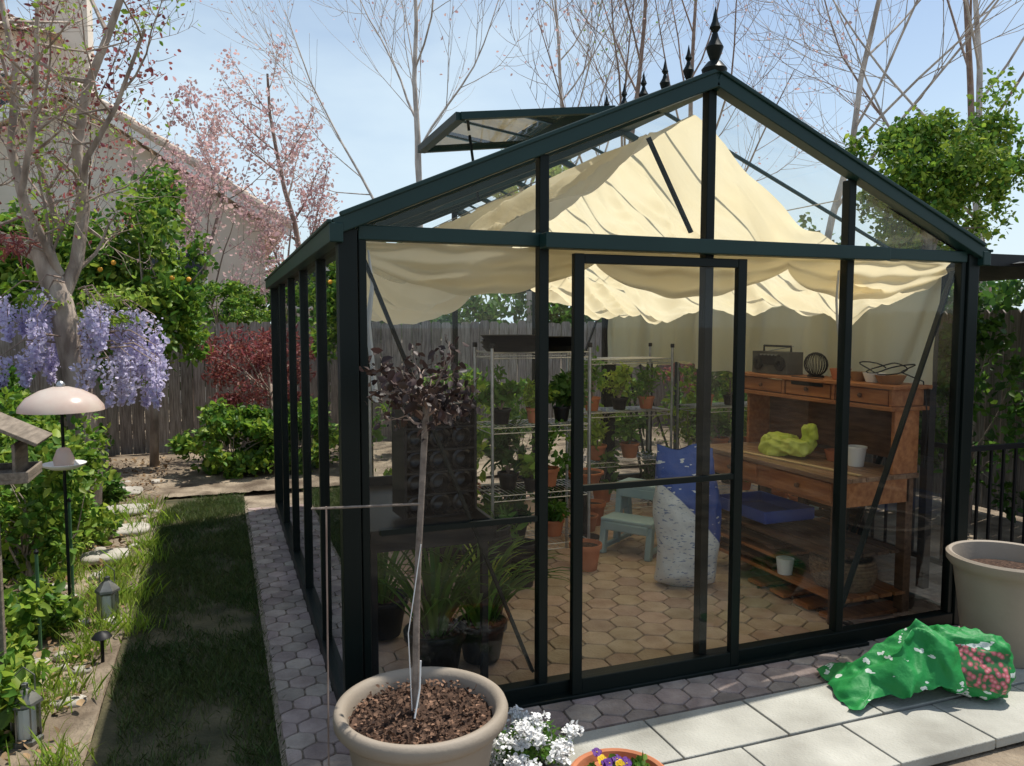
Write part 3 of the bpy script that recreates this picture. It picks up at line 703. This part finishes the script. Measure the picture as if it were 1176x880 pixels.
for i in range(18):
    a=rng.uniform(0,6.28);r=rng.uniform(0,.12);p=Vector((.75+r*math.cos(a),-.76+r*math.sin(a),.125+rng.uniform(0,.03))); m=rng.choice([pY,pP,pR,pP])
    R0=Matrix.Rotation(rng.uniform(.3,1.1),3,'X')
    for q in range(5):
        t=q*1.2566; cc=p+R0@Vector((.009*math.cos(t),.009*math.sin(t),0)); vs=[cc+R0@Vector((.010*math.cos(u),.010*math.sin(u),.002*math.cos(2*u))) for u in np.linspace(0,5.5,8)]
        mb.add(vs,[tuple(range(8))],m)
    mb.blob(p,(.006,.006,.006),pY,1,0,1,0,6,5)
mb.build('flowers',PB2)
# ------------------------------------------------------------------ right pot and bag
mb=MB(); PC=(3.02,-.38,.03); mb.lathe([(.001,0),(.165,0),(.175,.01),(.225,.38),(.23,.41),(.245,.425),(.26,.445),(.262,.475),(.25,.485),(.236,.48),(.226,.44),(.21,.36),(.001,.36)],PC,tanpotM,64)
mb.lathe([(.21,.40),(.1,.415),(.001,.41)],PC,soilM,40); mb.build('large_planter',smooth=50)
gbM=printed('green_printed_bag',(.015,.22,.05),(.58,.64,.58),.64,(10,10,24),.3,None,.55)
def flowerprint():
    m=bpy.data.materials.new('bag_flower_print'); m.use_nodes=True; nt=m.node_tree;N=nt.nodes;L=nt.links;b=N['Principled BSDF']
    tc=N.new('ShaderNodeTexCoord'); vo=N.new('ShaderNodeTexVoronoi'); vo.inputs['Scale'].default_value=48; L.new(tc.outputs['Object'],vo.inputs['Vector'])
    cr=N.new('ShaderNodeValToRGB'); e=cr.color_ramp.elements; e[0].position=0;e[0].color=(.75,.36,.36,1); e[1].position=.62;e[1].color=(.02,.12,.03,1); x=e.new(.36); x.color=(.52,.10,.13,1)
    L.new(vo.outputs['Distance'],cr.inputs['Fac']); L.new(cr.outputs['Color'],b.inputs['Base Color']); b.inputs['Roughness'].default_value=.5; return m
fpM=flowerprint()
BG=empty('fertilizer_bag'); mb=MB(); Rb=Matrix.Rotation(rad(-34),3,'Z')@Matrix.Rotation(rad(8),3,'Y')@Matrix.Rotation(rad(-24),3,'X'); BC=Vector((2.50,-.60,.165))
mb.blob(BC,(.33,.20,.27),gbM,.55,.022,6,5,80,60,Rb,.8,.034)
# the printed flower picture: the front faces of the sack itself
o=mb.build('body',BG,smooth=180); me=o.data; me.materials.append(fpM); Ri=Rb.inverted()
for p in me.polygons:
    l=Ri@(Vector(p.center)-BC)
    if l.y<-.045 and -.105<l.x<.135 and -.105<l.z<.055: p.material_index=1
FD=Vector((math.cos(rad(-22)),math.sin(rad(-22)),0)); FN=Vector((-FD.y,FD.x,0)); F0=Vector((2.02,-.42,0))
def film(u,v):
    h=.30*min(1,u*1.2)**.9*(.12+.88*math.sin(math.pi*(.05+.86*v)))*(1 if u<.8 else 1-.3*(u-.8)/.2)
    r=lambda a,b,c: 1-2*abs(mnoise.noise(Vector((a,b,c))))
    z=.042+h+.035*(r(u*4,v*3,1)-.5)*(h*5)+.012*(r(u*9,v*6,2)-.5)
    off=FD*(u*.50-.06+.05*mnoise.noise(Vector((u*4,v*5,4))))+FN*((v-.5)*.34*(1.05-.3*u)+.06*mnoise.noise(Vector((u*5,v*3,9))))
    p=F0+off
    return (p.x,p.y,max(z,.036+.004*mnoise.noise(Vector((u*20,v*20,1)))))
nuf,nvf=70,46
V=[film(i/(nuf-1),j/(nvf-1)) for j in range(nvf) for i in range(nuf)]
npmesh('loose_film',np.array(V),np.array([(j*nuf+i,j*nuf+i+1,(j+1)*nuf+i+1,(j+1)*nuf+i) for j in range(nvf-1) for i in range(nuf-1)]),gbM,BG,True)
# ------------------------------------------------------------------ fences
def fence(name,a,b,h,seed,side=1):
    rng=random.Random(seed); mb=MB(); a=Vector((*a,0));b=Vector((*b,0));d=(b-a);L=d.length;d.normalize();n=Vector((-d.y,d.x,0)); ang=math.atan2(d.y,d.x); t=0
    while t<L:
        w=rng.uniform(.13,.145); hh=h+rng.gauss(0,.018); p=a+d*(t+w/2)+n*rng.gauss(0,.005)
        q=w/2-.004; vs=[]
        for yy in (-.009,.009):
            for (xx,zz) in [(-q,0.02),(q,.02),(q,hh-.03),(q-.025,hh),(-q+.025,hh),(-q,hh-.03)]: vs.append(p+d*xx+n*yy+Vector((0,0,zz))+d*rng.gauss(0,.001))
        mb.add(vs,[(0,1,2,3,4,5),(11,10,9,8,7,6)]+[(k,(k+6),(k+1)%6+6,(k+1)%6) for k in range(6)],fenceM); t+=w
    for z in (.35,1.3):
        mb.beam(a+n*side*.035+Vector((0,0,z)),b+n*side*.035+Vector((0,0,z)),.04,.085,fenceM)
    t=0
    while t<=L: p=a+d*t+n*side*.11; mb.box((p.x,p.y,h/2),(.09,.09,h),fenceM,ang); t+=2.4
    return mb.build(name)
fence('wooden_fence',(-3.1,7.5),(5.7,7.5),1.62,1); fence('wooden_fence',(-3.1,-4),(-3.1,7.48),1.62,2); fence('wooden_fence',(5.7,7.48),(5.7,-4),1.72,3)
# ------------------------------------------------------------------ trees
def bare_tree(name,x,y,h,r,seed,mat,kids=5,lev=3,spread=.6,upk=.12,lm=None,ln=0,ls=.05,lean=(0,0),start=.3,shrink=.55,rmin=.0055):
    e=empty(name); mb=MB(); ends=[]; rng=random.Random(seed)
    grow(mb,(x,y,-.05),(lean[0],lean[1],1),h,r,0,lev,mat,ends,rng,kids,spread,upk,shrink,9,.07,start,.5,rmin)
    mb.build('trunk_and_branches',e,smooth=180)
    if lm:
        g=np.random.default_rng(seed); ee=np.array([tuple(p) for p in ends]); k=g.integers(0,len(ee),ln)
        leaves('foliage',ee[k]+g.normal(size=(ln,3))*.07,ls,lm,.35,seed,e)
    return e
bare_tree('birch_tree',2.9,10.7,9,.085,21,barkP,8,3,lm=blosM,ln=900,ls=.05)
bare_tree('bare_tree',1.1,13.8,6.6,.09,22,barkB,14,2,.75,.05,lm=blosM,ln=1800,ls=.06,start=.2,shrink=.30)
bare_tree('bare_tree',5.6,9.3,8.5,.075,23,barkB,8,3,lm=blosM,ln=700,ls=.05)
bare_tree('birch_tree',8.1,7.0,10,.07,24,barkP,9,3,lm=blosM,ln=900,ls=.05)
bare_tree('bare_tree',9.6,4.6,9.5,.065,25,barkP,9,3,lm=blosM,ln=900,ls=.05)
bare_tree('bare_tree',9.0,12.0,10,.09,26,barkB,8,3,lm=blosM,ln=1000,ls=.05)
bare_tree('birch_tree',6.8,12.0,10,.08,27,barkP,8,3,lm=leafY,ln=500,ls=.05)
bare_tree('bare_tree',11.5,6.5,10,.08,29,barkB,8,3,lm=blosM,ln=1000,ls=.05)
bare_tree('flowering_plum_tree',-.9,10.3,4.2,.06,31,barkB,6,3,.75,.08,blosM,4500,.055,start=.2)
bare_tree('flowering_plum_tree',.4,11.6,3.4,.05,32,barkB,6,3,.75,.08,blosM,3000,.055,start=.2)
bare_tree('flowering_plum_tree',-1.9,9.0,5.0,.07,33,barkB,6,3,.7,.08,leafR,1600,.055,start=.3)
WT=empty('wisteria_tree'); mb=MB(); ends=[]; rng=random.Random(40)
B=Vector((-1.55,4.3,0)); rt=Vector((.937,-.35,0)); bk=Vector((.35,.937,0))
def q(r,z,b=0): return B+rt*r+bk*b+Vector((0,0,z))
trunk=[q(.0,-.05),q(.05,.4),q(.03,.9),q(0,1.25),q(-.12,1.8),q(-.24,2.2)]
mb.tube(trunk,[.14,.12,.115,.11,.10,.085],barkM,12)
limbs=[([q(-.12,1.75),q(-.02,2.1,.1),q(.06,2.55,.1),q(.02,3.0,.1),q(.12,3.5,.1),q(.30,3.9,.1),q(.5,4.4,.1)],.06),
       ([q(-.24,2.15),q(-.35,2.5),q(-.45,3.0),q(-.38,3.6),q(-.5,4.3)],.05),
       ([q(-.2,2.1),q(-.5,2.25),q(-.85,2.5,-.1),q(-1.1,2.9,-.2),q(-1.3,3.5,-.2)],.045),
       ([q(.02,2.4,.1),q(.2,2.9,-.1),q(.45,3.3,-.1),q(.7,3.9,-.1)],.03),
       ([q(-.1,2.0),q(-.2,2.6,-.3),q(0,3.2,-.4),q(.1,3.9,-.5)],.035)]
for pts,r in limbs:
    mb.tube(pts,[r*(1-.6*i/(len(pts)-1)) for i in range(len(pts))],barkM,9)
    for k in range(8):
        i=rng.randint(1,len(pts)-1); d=Vector((rng.gauss(0,1),rng.gauss(0,1),rng.gauss(.4,.5)))
        grow(mb,pts[i].lerp(pts[i-1],rng.random()),d,rng.uniform(.6,1.1),r*.35,1,3,barkM,ends,rng,4,.65,.06,.6,5,.18,.25)
mb.build('trunk_and_limbs',WT,smooth=60)
ee=np.array([tuple(p) for p in ends]); gq=np.random.default_rng(5)
k=gq.integers(0,len(ee),1500); leaves('young_leaves',ee[k]+gq.normal(size=(1500,3))*.03,.035,leafY,.3,5,WT)
k=gq.integers(0,len(ee),900); leaves('red_leaves',ee[k]+gq.normal(size=(900,3))*.03,.035,leafR,.2,6,WT)
P=cloud(tuple(q(-.25,2.2,-.5)),(.26,.2,.12),170,6,8,.4,.4); leaves('red_foliage',P,.10,leafR,.07,8,WT,droop=.5)
P=[];gw=np.random.default_rng(12); rw=random.Random(8)
vine=MB()
for k in range(48):
    r=rw.choice([rw.uniform(-.6,-.10),rw.uniform(.14,.8),rw.uniform(.14,.8)]); b=rw.uniform(-.35,.3); z=1.74-.30*max(0,r)+rw.uniform(-.45,.15); L=rw.uniform(.22,.40); n=170
    t=gw.random(n)**.8; w=.06*(1-t)**.7+.012; a=gw.random(n)*6.283; base=q(r,z,b)
    vine.tube([q(r*.3,z+.1,b*.3),q(r*.7,z+.12,b*.7),base,q(r,z-L,b)],[.008,.006,.004,.002],barkB,4,False)
    P.append(np.stack([base.x+w*np.cos(a)*gw.random(n)**.4,base.y+w*np.sin(a)*gw.random(n)**.4,base.z-t*L],1))
leaves('racemes',np.concatenate(P),.026,wistM,.5,9,WT,up=0,droop=.5); vine.build('vine_stems',WT)
leaves('vine_leaves',cloud(tuple(q(.2,1.72)),(.6,.35,.2),500,14,14,.25,.5),.05,leafY,.25,14,WT,droop=.7)
def leafy(name,x,y,zc,r,n,lm,ls,clumps,seed,trunk=.05,cr=.28,shell=.55,asp=.3,lm2=None):
    e=empty(name); mb=MB(); rng=random.Random(seed); pts=cloud((x,y,zc),r,n,clumps,seed,cr,shell)
    mb.tube([(x,y,-.03),(x+.03,y,zc*.4),(x,y,zc-.3*r[2])],[trunk,trunk*.8,trunk*.6],barkM,8)
    for k in range(18):
        t=Vector(pts[rng.randrange(n)]); s=Vector((x,y,zc-r[2]*rng.uniform(.3,.8))); s.z=max(s.z,.05)
        mb.tube([s,s.lerp(t,.5)+Vector((rng.gauss(0,.05),0,.04)),t],[trunk*.4,trunk*.25,trunk*.08],barkM,4,False)
    mb.build('trunk_and_branches',e,smooth=180)
    if lm2:
        m=int(n*.6); leaves('foliage',pts[:m],ls,lm,asp,seed,e); leaves('foliage_b',pts[m:],ls,lm2,asp,seed+1,e)
    else: leaves('foliage',pts,ls,lm,asp,seed,e)
    return e
c=leafy('citrus_tree',-1.15,6.35,2.05,(.75,.6,1.15),10000,leafG,.075,60,51,.05,.24,.5,lm2=leafY)
mb=MB(); orM=M('orange_fruit',(.7,.34,.04),None,8,.5); rr=random.Random(3)
for i in range(7):
    a=rr.uniform(3.5,5.5);z=rr.uniform(-.5,.6);k=.6*math.sqrt(1-z*z*.8); mb.blob((-1.15+k*math.cos(a),6.35+k*.9*math.sin(a),2.05+z*1.0),(.05,.05,.05),orM,1,0,1,0,10,7)
mb.build('oranges',c,smooth=180)
leafy('evergreen_tree',7.25,3.9,3.15,(.9,.8,1.2),17000,leafY,.06,80,52,.07,.22,.35,lm2=leafG)
leafy('evergreen_tree',4.3,9.0,3.9,(1.0,.7,.6),3000,leafY,.07,24,53,.07,.2,.5)
leafy('japanese_maple',.1,6.6,1.05,(.95,.6,.6),5000,leafR,.055,45,54,.03,.22,.5,.16)
leafy('clipped_shrub',-.45,8.6,1.75,(.65,.6,.5),6000,leafG,.05,50,55,.04,.2,.8,lm2=leafY)
leafy('garden_shrub',-.35,5.75,.35,(.6,.5,.42),4500,leafG,.06,40,56,.02,.24,.6,lm2=leafY)
leafy('garden_shrub',.45,5.9,.4,(.7,.5,.45),4500,leafG,.06,40,57,.02,.24,.6,lm2=leafD)
leafy('garden_shrub',-2.6,6.6,.5,(.6,.5,.6),3500,leafG,.06,36,58,.02,.24,.6)
leafy('rose_bush',-1.62,2.9,.62,(.48,.55,.65),6500,leafY,.05,54,59,.02,.2,.4,lm2=leafG)
leafy('rose_bush',-1.5,2.0,.5,(.38,.4,.5),3600,leafG,.05,36,60,.02,.2,.4,lm2=leafY)
leafy('rose_bush',-2.2,4.0,.7,(.6,.6,.7),4500,leafG,.06,40,61,.02,.2,.4,lm2=leafY)
leafy('perennial_plant',-1.5,1.0,.22,(.3,.35,.26),2400,leafY,.055,26,62,.01,.24,.4,lm2=leafG)
leafy('perennial_plant',-1.3,.45,.16,(.2,.3,.2),1500,leafY,.05,18,63,.01,.24,.4,lm2=leafG)
leafy('perennial_plant',-1.75,.3,.3,(.3,.3,.35),1800,leafG,.06,20,64,.01,.24,.4)
leafy('perennial_plant',-1.28,3.2,.14,(.15,.25,.16),900,leafG,.045,12,65,.01,.24,.4,lm2=leafY)
leafy('perennial_plant',-1.35,1.5,.16,(.2,.2,.2),900,leafG,.045,14,66,.01,.24,.4,lm2=leafY)
leafy('perennial_plant',-1.45,4.7,.2,(.3,.3,.22),1200,leafG,.05,16,67,.01,.24,.4,lm2=leafD)
def mass(name,boxes,n,lm,ls,seed,lm2=None):
    e=empty(name); P=np.concatenate([cloud(c,r,n,45,seed+i,.24,.6) for i,(c,r) in enumerate(boxes)]); g=np.random.default_rng(seed); g.shuffle(P)
    m=len(P)//2; leaves('foliage',P[:m],ls,lm,.35,seed,e); leaves('foliage_b',P[m:],ls,lm2 or lm,.35,seed+1,e)
    mb=MB()
    for c,r in boxes: mb.tube([(c[0],c[1],0),(c[0]+.1,c[1],c[2])],[.08,.03],barkM,6)
    mb.build('stems',e)
mass('background_hedge',[((-3.3+i*1.0,9.2+.3*math.sin(i*2),1.45+.25*math.sin(i*1.7)),(.7,.5,.7)) for i in range(13)],1500,leafG,.09,70,leafD)
mass('background_trees',[((-4.2,9.5,2.4),(1.3,.9,1.2)),((-2.9,10.5,2.3),(1.1,.9,1.1)),((-6,12,2.7),(2,1.2,1.8)),((-2.6,8.2,1.9),(.7,.4,.9))],3600,leafG,.10,90,leafY)
mass('background_shrubs',[((7.0+.3*math.sin(i),-1+i*1.2,1.4+.25*math.sin(i*2.3)),(.6,.8,.75)) for i in range(9)],1300,leafD,.09,110,leafG)
mass('distant_trees',[((-26+i*5.5,34+3*math.sin(i*3),3.0+1.0*math.sin(i*2.1)),(4,2.5,3.0)) for i in range(14)],1500,leafG,.35,130,leafD)
leafy('garden_shrub',4.6,3.4,.6,(.7,.9,.75),4200,leafG,.07,40,75,.02,.24,.5,lm2=leafD)
leafy('garden_shrub',4.8,5.6,.8,(.6,.8,.9),3600,leafG,.07,40,76,.02,.24,.5,lm2=leafY)
leafy('garden_shrub',2.4,6.2,.5,(1.0,.5,.5),3600,leafG,.07,40,77,.02,.24,.5,lm2=leafY)
leafy('garden_shrub',5.2,1.6,.9,(.35,.8,.85),3600,leafG,.06,40,78,.02,.24,.5,lm2=leafD)
# ------------------------------------------------------------------ house
H=empty('stucco_house'); stu=M('pale_stucco',(.70,.62,.52),(.78,.70,.6),2,.95,bump=.2); tile=M('clay_tiles',(.55,.42,.34),(.70,.60,.5),2.2,.9,bump=.3,island=.1); winM=M('window_dark',(.03,.04,.05),None,3,.1); trimM=M('white_trim',(.78,.75,.7),None,3,.6)
mb=MB()
hx0,hx1,hy=-7.2,.5,14.2
mb.add([(hx0,hy,0),(hx1,hy,0),(hx1,hy,3.6),(-3.0,hy,5.85),(hx0,hy,3.4)],[(0,1,2,3,4)],stu)
mb.box((hx1-.05,18.2,1.8),(.1,8,3.6),stu); mb.box((hx0+.05,18.2,1.7),(.1,8,3.4),stu)
mb.box((-6.0,17.2,3.6),(5.2,4.6,7.2),stu)
mb.box((-3.2,15.6,4.2),(.9,.8,8.4),stu)
mb.build('walls',H); mb=MB()
def tileroof(a,b,c,d,rows):
    a,b,c,d=[Vector(v) for v in (a,b,c,d)]
    nrm=(b-a).cross(d-a).normalized(); cols=int((b-a).length/.28)
    for r in range(rows):
        p0=a.lerp(d,r/rows)+nrm*.06; p1=b.lerp(c,r/rows)+nrm*.06; q0=a.lerp(d,(r+1.15)/rows)+nrm*.0; q1=b.lerp(c,(r+1.15)/rows)
        vs=[];m=cols*4
        for i in range(m+1):
            t=i/m; bump=nrm*.05*abs(math.sin(t*cols*math.pi)); vs.append(p0.lerp(p1,t)+bump)
        for i in range(m+1):
            t=i/m; bump=nrm*.05*abs(math.sin(t*cols*math.pi)); vs.append(q0.lerp(q1,t)+bump)
        mb.add(vs,[(i,i+1,m+2+i,m+1+i) for i in range(m)],tile)
tileroof((.95,22.5,3.55),(.95,13.8,3.55),(-3.0,13.8,6.0),(-3.0,22.5,6.0),14)
tileroof((-7.6,13.8,3.3),(-7.6,22.5,3.3),(-3.0,22.5,6.0),(-3.0,13.8,6.0),14)
tileroof((-8.8,14.6,7.1),(-3.2,14.6,7.1),(-5,17,8.3),(-7,17,8.3),8); tileroof((-3.2,14.6,7.1),(-3.2,19.8,7.1),(-5,17.4,8.3),(-5,17,8.3),8)
tileroof((-3.2,19.8,7.1),(-8.8,19.8,7.1),(-7,17.4,8.3),(-5,17.4,8.3),8); tileroof((-8.8,19.8,7.1),(-8.8,14.6,7.1),(-7,17,8.3),(-7,17.4,8.3),8)
mb.build('tile_roof',H); mb=MB()
mb.beam((1.0,13.76,3.48),(-3.0,13.76,5.96),.08,.22,trimM); mb.beam((-7.6,13.76,3.25),(-3.0,13.76,5.96),.08,.22,trimM)
ra=Vector((1.0,13.74,3.60)); rb=Vector((-3.0,13.74,6.08))
for k in range(14):
    p=ra.lerp(rb,k/14); p2=ra.lerp(rb,(k+1.12)/14); mb.tube([p+Vector((0,0,.02)),p2-Vector((0,0,.01))],[.10,.085],tile,10)
mb.box((-3.2,15.6,8.45),(1.05,.95,.12),trimM)
mb.build('fascia_and_cap',H); mb=MB()
for (x,z,w,h,y) in [(-1.2,2.5,1.1,1.1,hy),(-4.6,2.5,1.4,1.1,hy),(-6.6,5.9,1.1,1.1,14.88),(-4.6,5.9,1.1,1.0,14.88)]:
    mb.box((x,y-.01,z),(w,.06,h),winM)
    for dx in (-w/2,w/2,0): mb.box((x+dx,y-.03,z),(.06,.08,h+.08),trimM)
    for dz in (-h/2,h/2): mb.box((x,y-.028,z+dz),(w,.07,.06),trimM)
mb.build('windows',H)
# ------------------------------------------------------------------ garden ornaments
mb=MB(); pinkG=M('frosted_pink_glass',(.78,.60,.52),(.86,.78,.70),5,.25,trans=.45,spec=.6)
c=(-1.22,1.62,1.16)
mb.lathe([(.20,-.005),(.195,.02),(.16,.065),(.10,.10),(.04,.118),(.001,.12)],c,pinkG,40); mb.lathe([(.20,-.005),(.19,.005),(.1,.06),(.001,.09)],c,pinkG,40)
mb.lathe([(.02,.115),(.022,.13),(.012,.145),(.001,.15)],c,chromeM,16)
mb.tube([(-1.22,1.62,1.25),(-1.22,1.62,0)],.008,frameM,8)
mb.lathe([(.001,0),(.06,.002),(.10,.02),(.105,.03),(.10,.032),(.06,.012),(.001,.01)],(-1.22,1.62,.85),whiteM,30); mb.lathe([(.045,0),(.05,.04),(.03,.09),(.012,.10)],(-1.22,1.62,.865),pinkG,20)
mb.build('bird_feeder',smooth=50)
mb=MB(); gw_=M('grey_wood',(.16,.13,.10),(.28,.23,.18),8,.9,bump=.3,stretch=(8,1,8))
bc=Vector((-1.30,.60,1.0))
mb.box(bc,(.30,.26,.02),gw_)
for s_ in(-1,1):
    mb.box(bc+Vector((s_*.09,0,.19)),(.22,.30,.015),gw_,Matrix.Rotation(s_*rad(28),3,'Y')); mb.box(bc+Vector((s_*.10,0,.075)),(.012,.22,.13),gw_); mb.box(bc+Vector((s_*.145,0,.02)),(.012,.26,.03),gw_); mb.box(bc+Vector((0,s_*.125,.02)),(.28,.012,.03),gw_)
mb.box((bc.x,bc.y,.5),(.035,.035,.97),gw_)
mb.build('wooden_birdhouse',bevel=.003)
def lantern(x,y,s):
    mb=MB(); m=M('pewter',(.12,.12,.11),(.25,.25,.23),12,.4,metal=.6)
    mb.lathe([(.001,0),(.05*s,0),(.05*s,.012*s),(.042*s,.018*s)],(x,y,.03),m,6); mb.lathe([(.052*s,.13*s),(.05*s,.14*s),(.02*s,.175*s),(.012*s,.18*s),(.012*s,.195*s),(.001,.2*s)],(x,y,.03),m,6)
    mb.lathe([(.04*s,.018*s),(.04*s,.13*s)],(x,y,.03),glassM,6)
    for k in range(6):
        a=k*math.pi/3; mb.beam((x+.042*s*math.cos(a),y+.042*s*math.sin(a),.045),(x+.042*s*math.cos(a),y+.042*s*math.sin(a),.03+.132*s),.005,.005,m)
    mb.tube([(x-.03*s,y,.03+.17*s),(x-.03*s,y,.03+.22*s),(x,y,.03+.25*s),(x+.03*s,y,.03+.22*s),(x+.03*s,y,.03+.17*s)],.003,m,5)
    mb.lathe([(.001,0),(.03*s,0),(.03*s,.10*s),(.001,.10*s)],(x,y,.05),whiteM,12)
    mb.build('garden_lantern',smooth=20)
lantern(-1.04,1.6,1.2); lantern(-1.17,.35,1.15)
for (x,y,h) in [(-1.25,1.9,.62),(-1.3,1.3,.5),(-1.5,2.4,.8)]:
    mb=MB(); mb.tube([(x,y,0),(x,y,h)],.008,M('green_stake',(.05,.12,.06),None,5,.5),8); mb.lathe([(.01,0),(.012,.01),(.001,.025)],(x,y,h),blackM,8); mb.build('garden_stake')
for (x,y,r,h) in [(-1.75,6.4,.16,.22),(-1.9,3.0,.12,.2)]:
    potted((x,y,.03),r,h,M('grey_pot',(.3,.29,.27),None,6,.8),leafG,(.2,.2,.2),300,.05)
mb=MB(); mb.tube([(-1.0,1.05,0),(-1.0,1.05,.14)],.008,blackM,8); mb.lathe([(.045,.14),(.03,.16),(.001,.17)],(-1.0,1.05,0),blackM,16); mb.build('path_light',smooth=40)
# ------------------------------------------------------------------ right: metal gazebo w/ railing
G2=empty('metal_gazebo'); mb=MB()
for (x,y) in [(3.48,.5),(3.72,.45),(5.3,.45),(3.72,2.9),(5.3,2.9)]: mb.box((x,y,1.0),(.05,.05,2.0),blackM)
for z in (.12,.85):
    mb.beam((3.75,.45,z),(5.28,.45,z),.025,.03,blackM); mb.beam((3.72,.48,z),(3.72,2.88,z),.025,.03,blackM)
for i in range(14): mb.box((3.84+i*.105,.45,.485),(.014,.014,.7),blackM)
for i in range(21): mb.box((3.72,.58+i*.11,.485),(.014,.014,.7),blackM)
mb.beam((3.45,.45,1.98),(5.35,.45,1.98),.05,.07,blackM); mb.beam((3.72,.45,1.98),(3.72,2.95,1.98),.045,.065,blackM)
mb.build('frame',G2)
mb=MB(); canM=M('dark_canopy',(.05,.055,.055),(.08,.085,.085),6,.8)
mb.add([(4.0,.3,1.96),(5.6,.3,1.96),(5.6,3.1,1.96),(4.0,3.1,1.96),(4.8,1.7,2.12)],[(0,1,4),(1,2,4),(2,3,4),(3,0,4)],canM); mb.build('canopy',G2)
# ------------------------------------------------------------------ light, sky, camera
sunv=Vector((.43,.13,1.0)).normalized(); el=math.asin(sunv.z); az=math.atan2(sunv.x,sunv.y)
w=bpy.data.worlds.new("World"); scene.world=w; w.use_nodes=True; nt=w.node_tree; bg=nt.nodes['Background']
sk=nt.nodes.new('ShaderNodeTexSky'); sk.sky_type='NISHITA'; sk.sun_disc=False; sk.sun_elevation=el; sk.sun_rotation=az
sk.air_density=1.1; sk.dust_density=1.0; sk.ozone_density=1.5
tc=nt.nodes.new('ShaderNodeTexCoord'); mp=nt.nodes.new('ShaderNodeMapping'); mp.inputs['Scale'].default_value=(1.6,1.6,4.5)
nz=nt.nodes.new('ShaderNodeTexNoise'); nz.inputs['Scale'].default_value=1.4; nz.inputs['Detail'].default_value=7
nt.links.new(tc.outputs['Generated'],mp.inputs['Vector']); nt.links.new(mp.outputs['Vector'],nz.inputs['Vector'])
mr=nt.nodes.new('ShaderNodeMapRange'); mr.inputs['From Min'].default_value=.38; mr.inputs['From Max'].default_value=.70; mr.inputs['To Min'].default_value=-.18; mr.inputs['To Max'].default_value=.40
nt.links.new(nz.outputs['Fac'],mr.inputs['Value'])
sx=nt.nodes.new('ShaderNodeSeparateXYZ'); nt.links.new(tc.outputs['Generated'],sx.inputs['Vector'])
mz=nt.nodes.new('ShaderNodeMapRange'); mz.inputs['From Min'].default_value=.0; mz.inputs['From Max'].default_value=.42; mz.inputs['To Min'].default_value=.90; mz.inputs['To Max'].default_value=.22
nt.links.new(sx.outputs['Z'],mz.inputs['Value'])
ad=nt.nodes.new('ShaderNodeMath'); ad.operation='ADD'; ad.use_clamp=True; nt.links.new(mr.outputs['Result'],ad.inputs[0]); nt.links.new(mz.outputs['Result'],ad.inputs[1])
mx=nt.nodes.new('ShaderNodeMix'); mx.data_type='RGBA'; mx.inputs['B'].default_value=(5.6,6.7,7.4,1)
nt.links.new(ad.outputs[0],mx.inputs['Factor']); nt.links.new(sk.outputs['Color'],mx.inputs['A'])
nt.links.new(mx.outputs['Result'],bg.inputs['Color']); bg.inputs['Strength'].default_value=.14
sd=bpy.data.lights.new('sun','SUN'); sd.energy=5.0; sd.angle=rad(.5); sd.color=(1,.95,.86)
so=bpy.data.objects.new('sun',sd); so.rotation_euler=(-sunv).to_track_quat('-Z','Y').to_euler(); so.location=(5,2,12); scene.collection.objects.link(so)
cam=bpy.data.cameras.new('camera'); cam.lens=27.55; cam.sensor_width=36; cam.clip_end=800; cam.clip_start=.05
co=bpy.data.objects.new('camera',cam); co.location=(-.452,-2.96,1.6); co.rotation_euler=(rad(90-4.3),0,rad(-20.5)); scene.collection.objects.link(co); scene.camera=co
scene.view_settings.view_transform='Standard'; scene.view_settings.look='None'; scene.view_settings.exposure=0; scene.view_settings.gamma=1
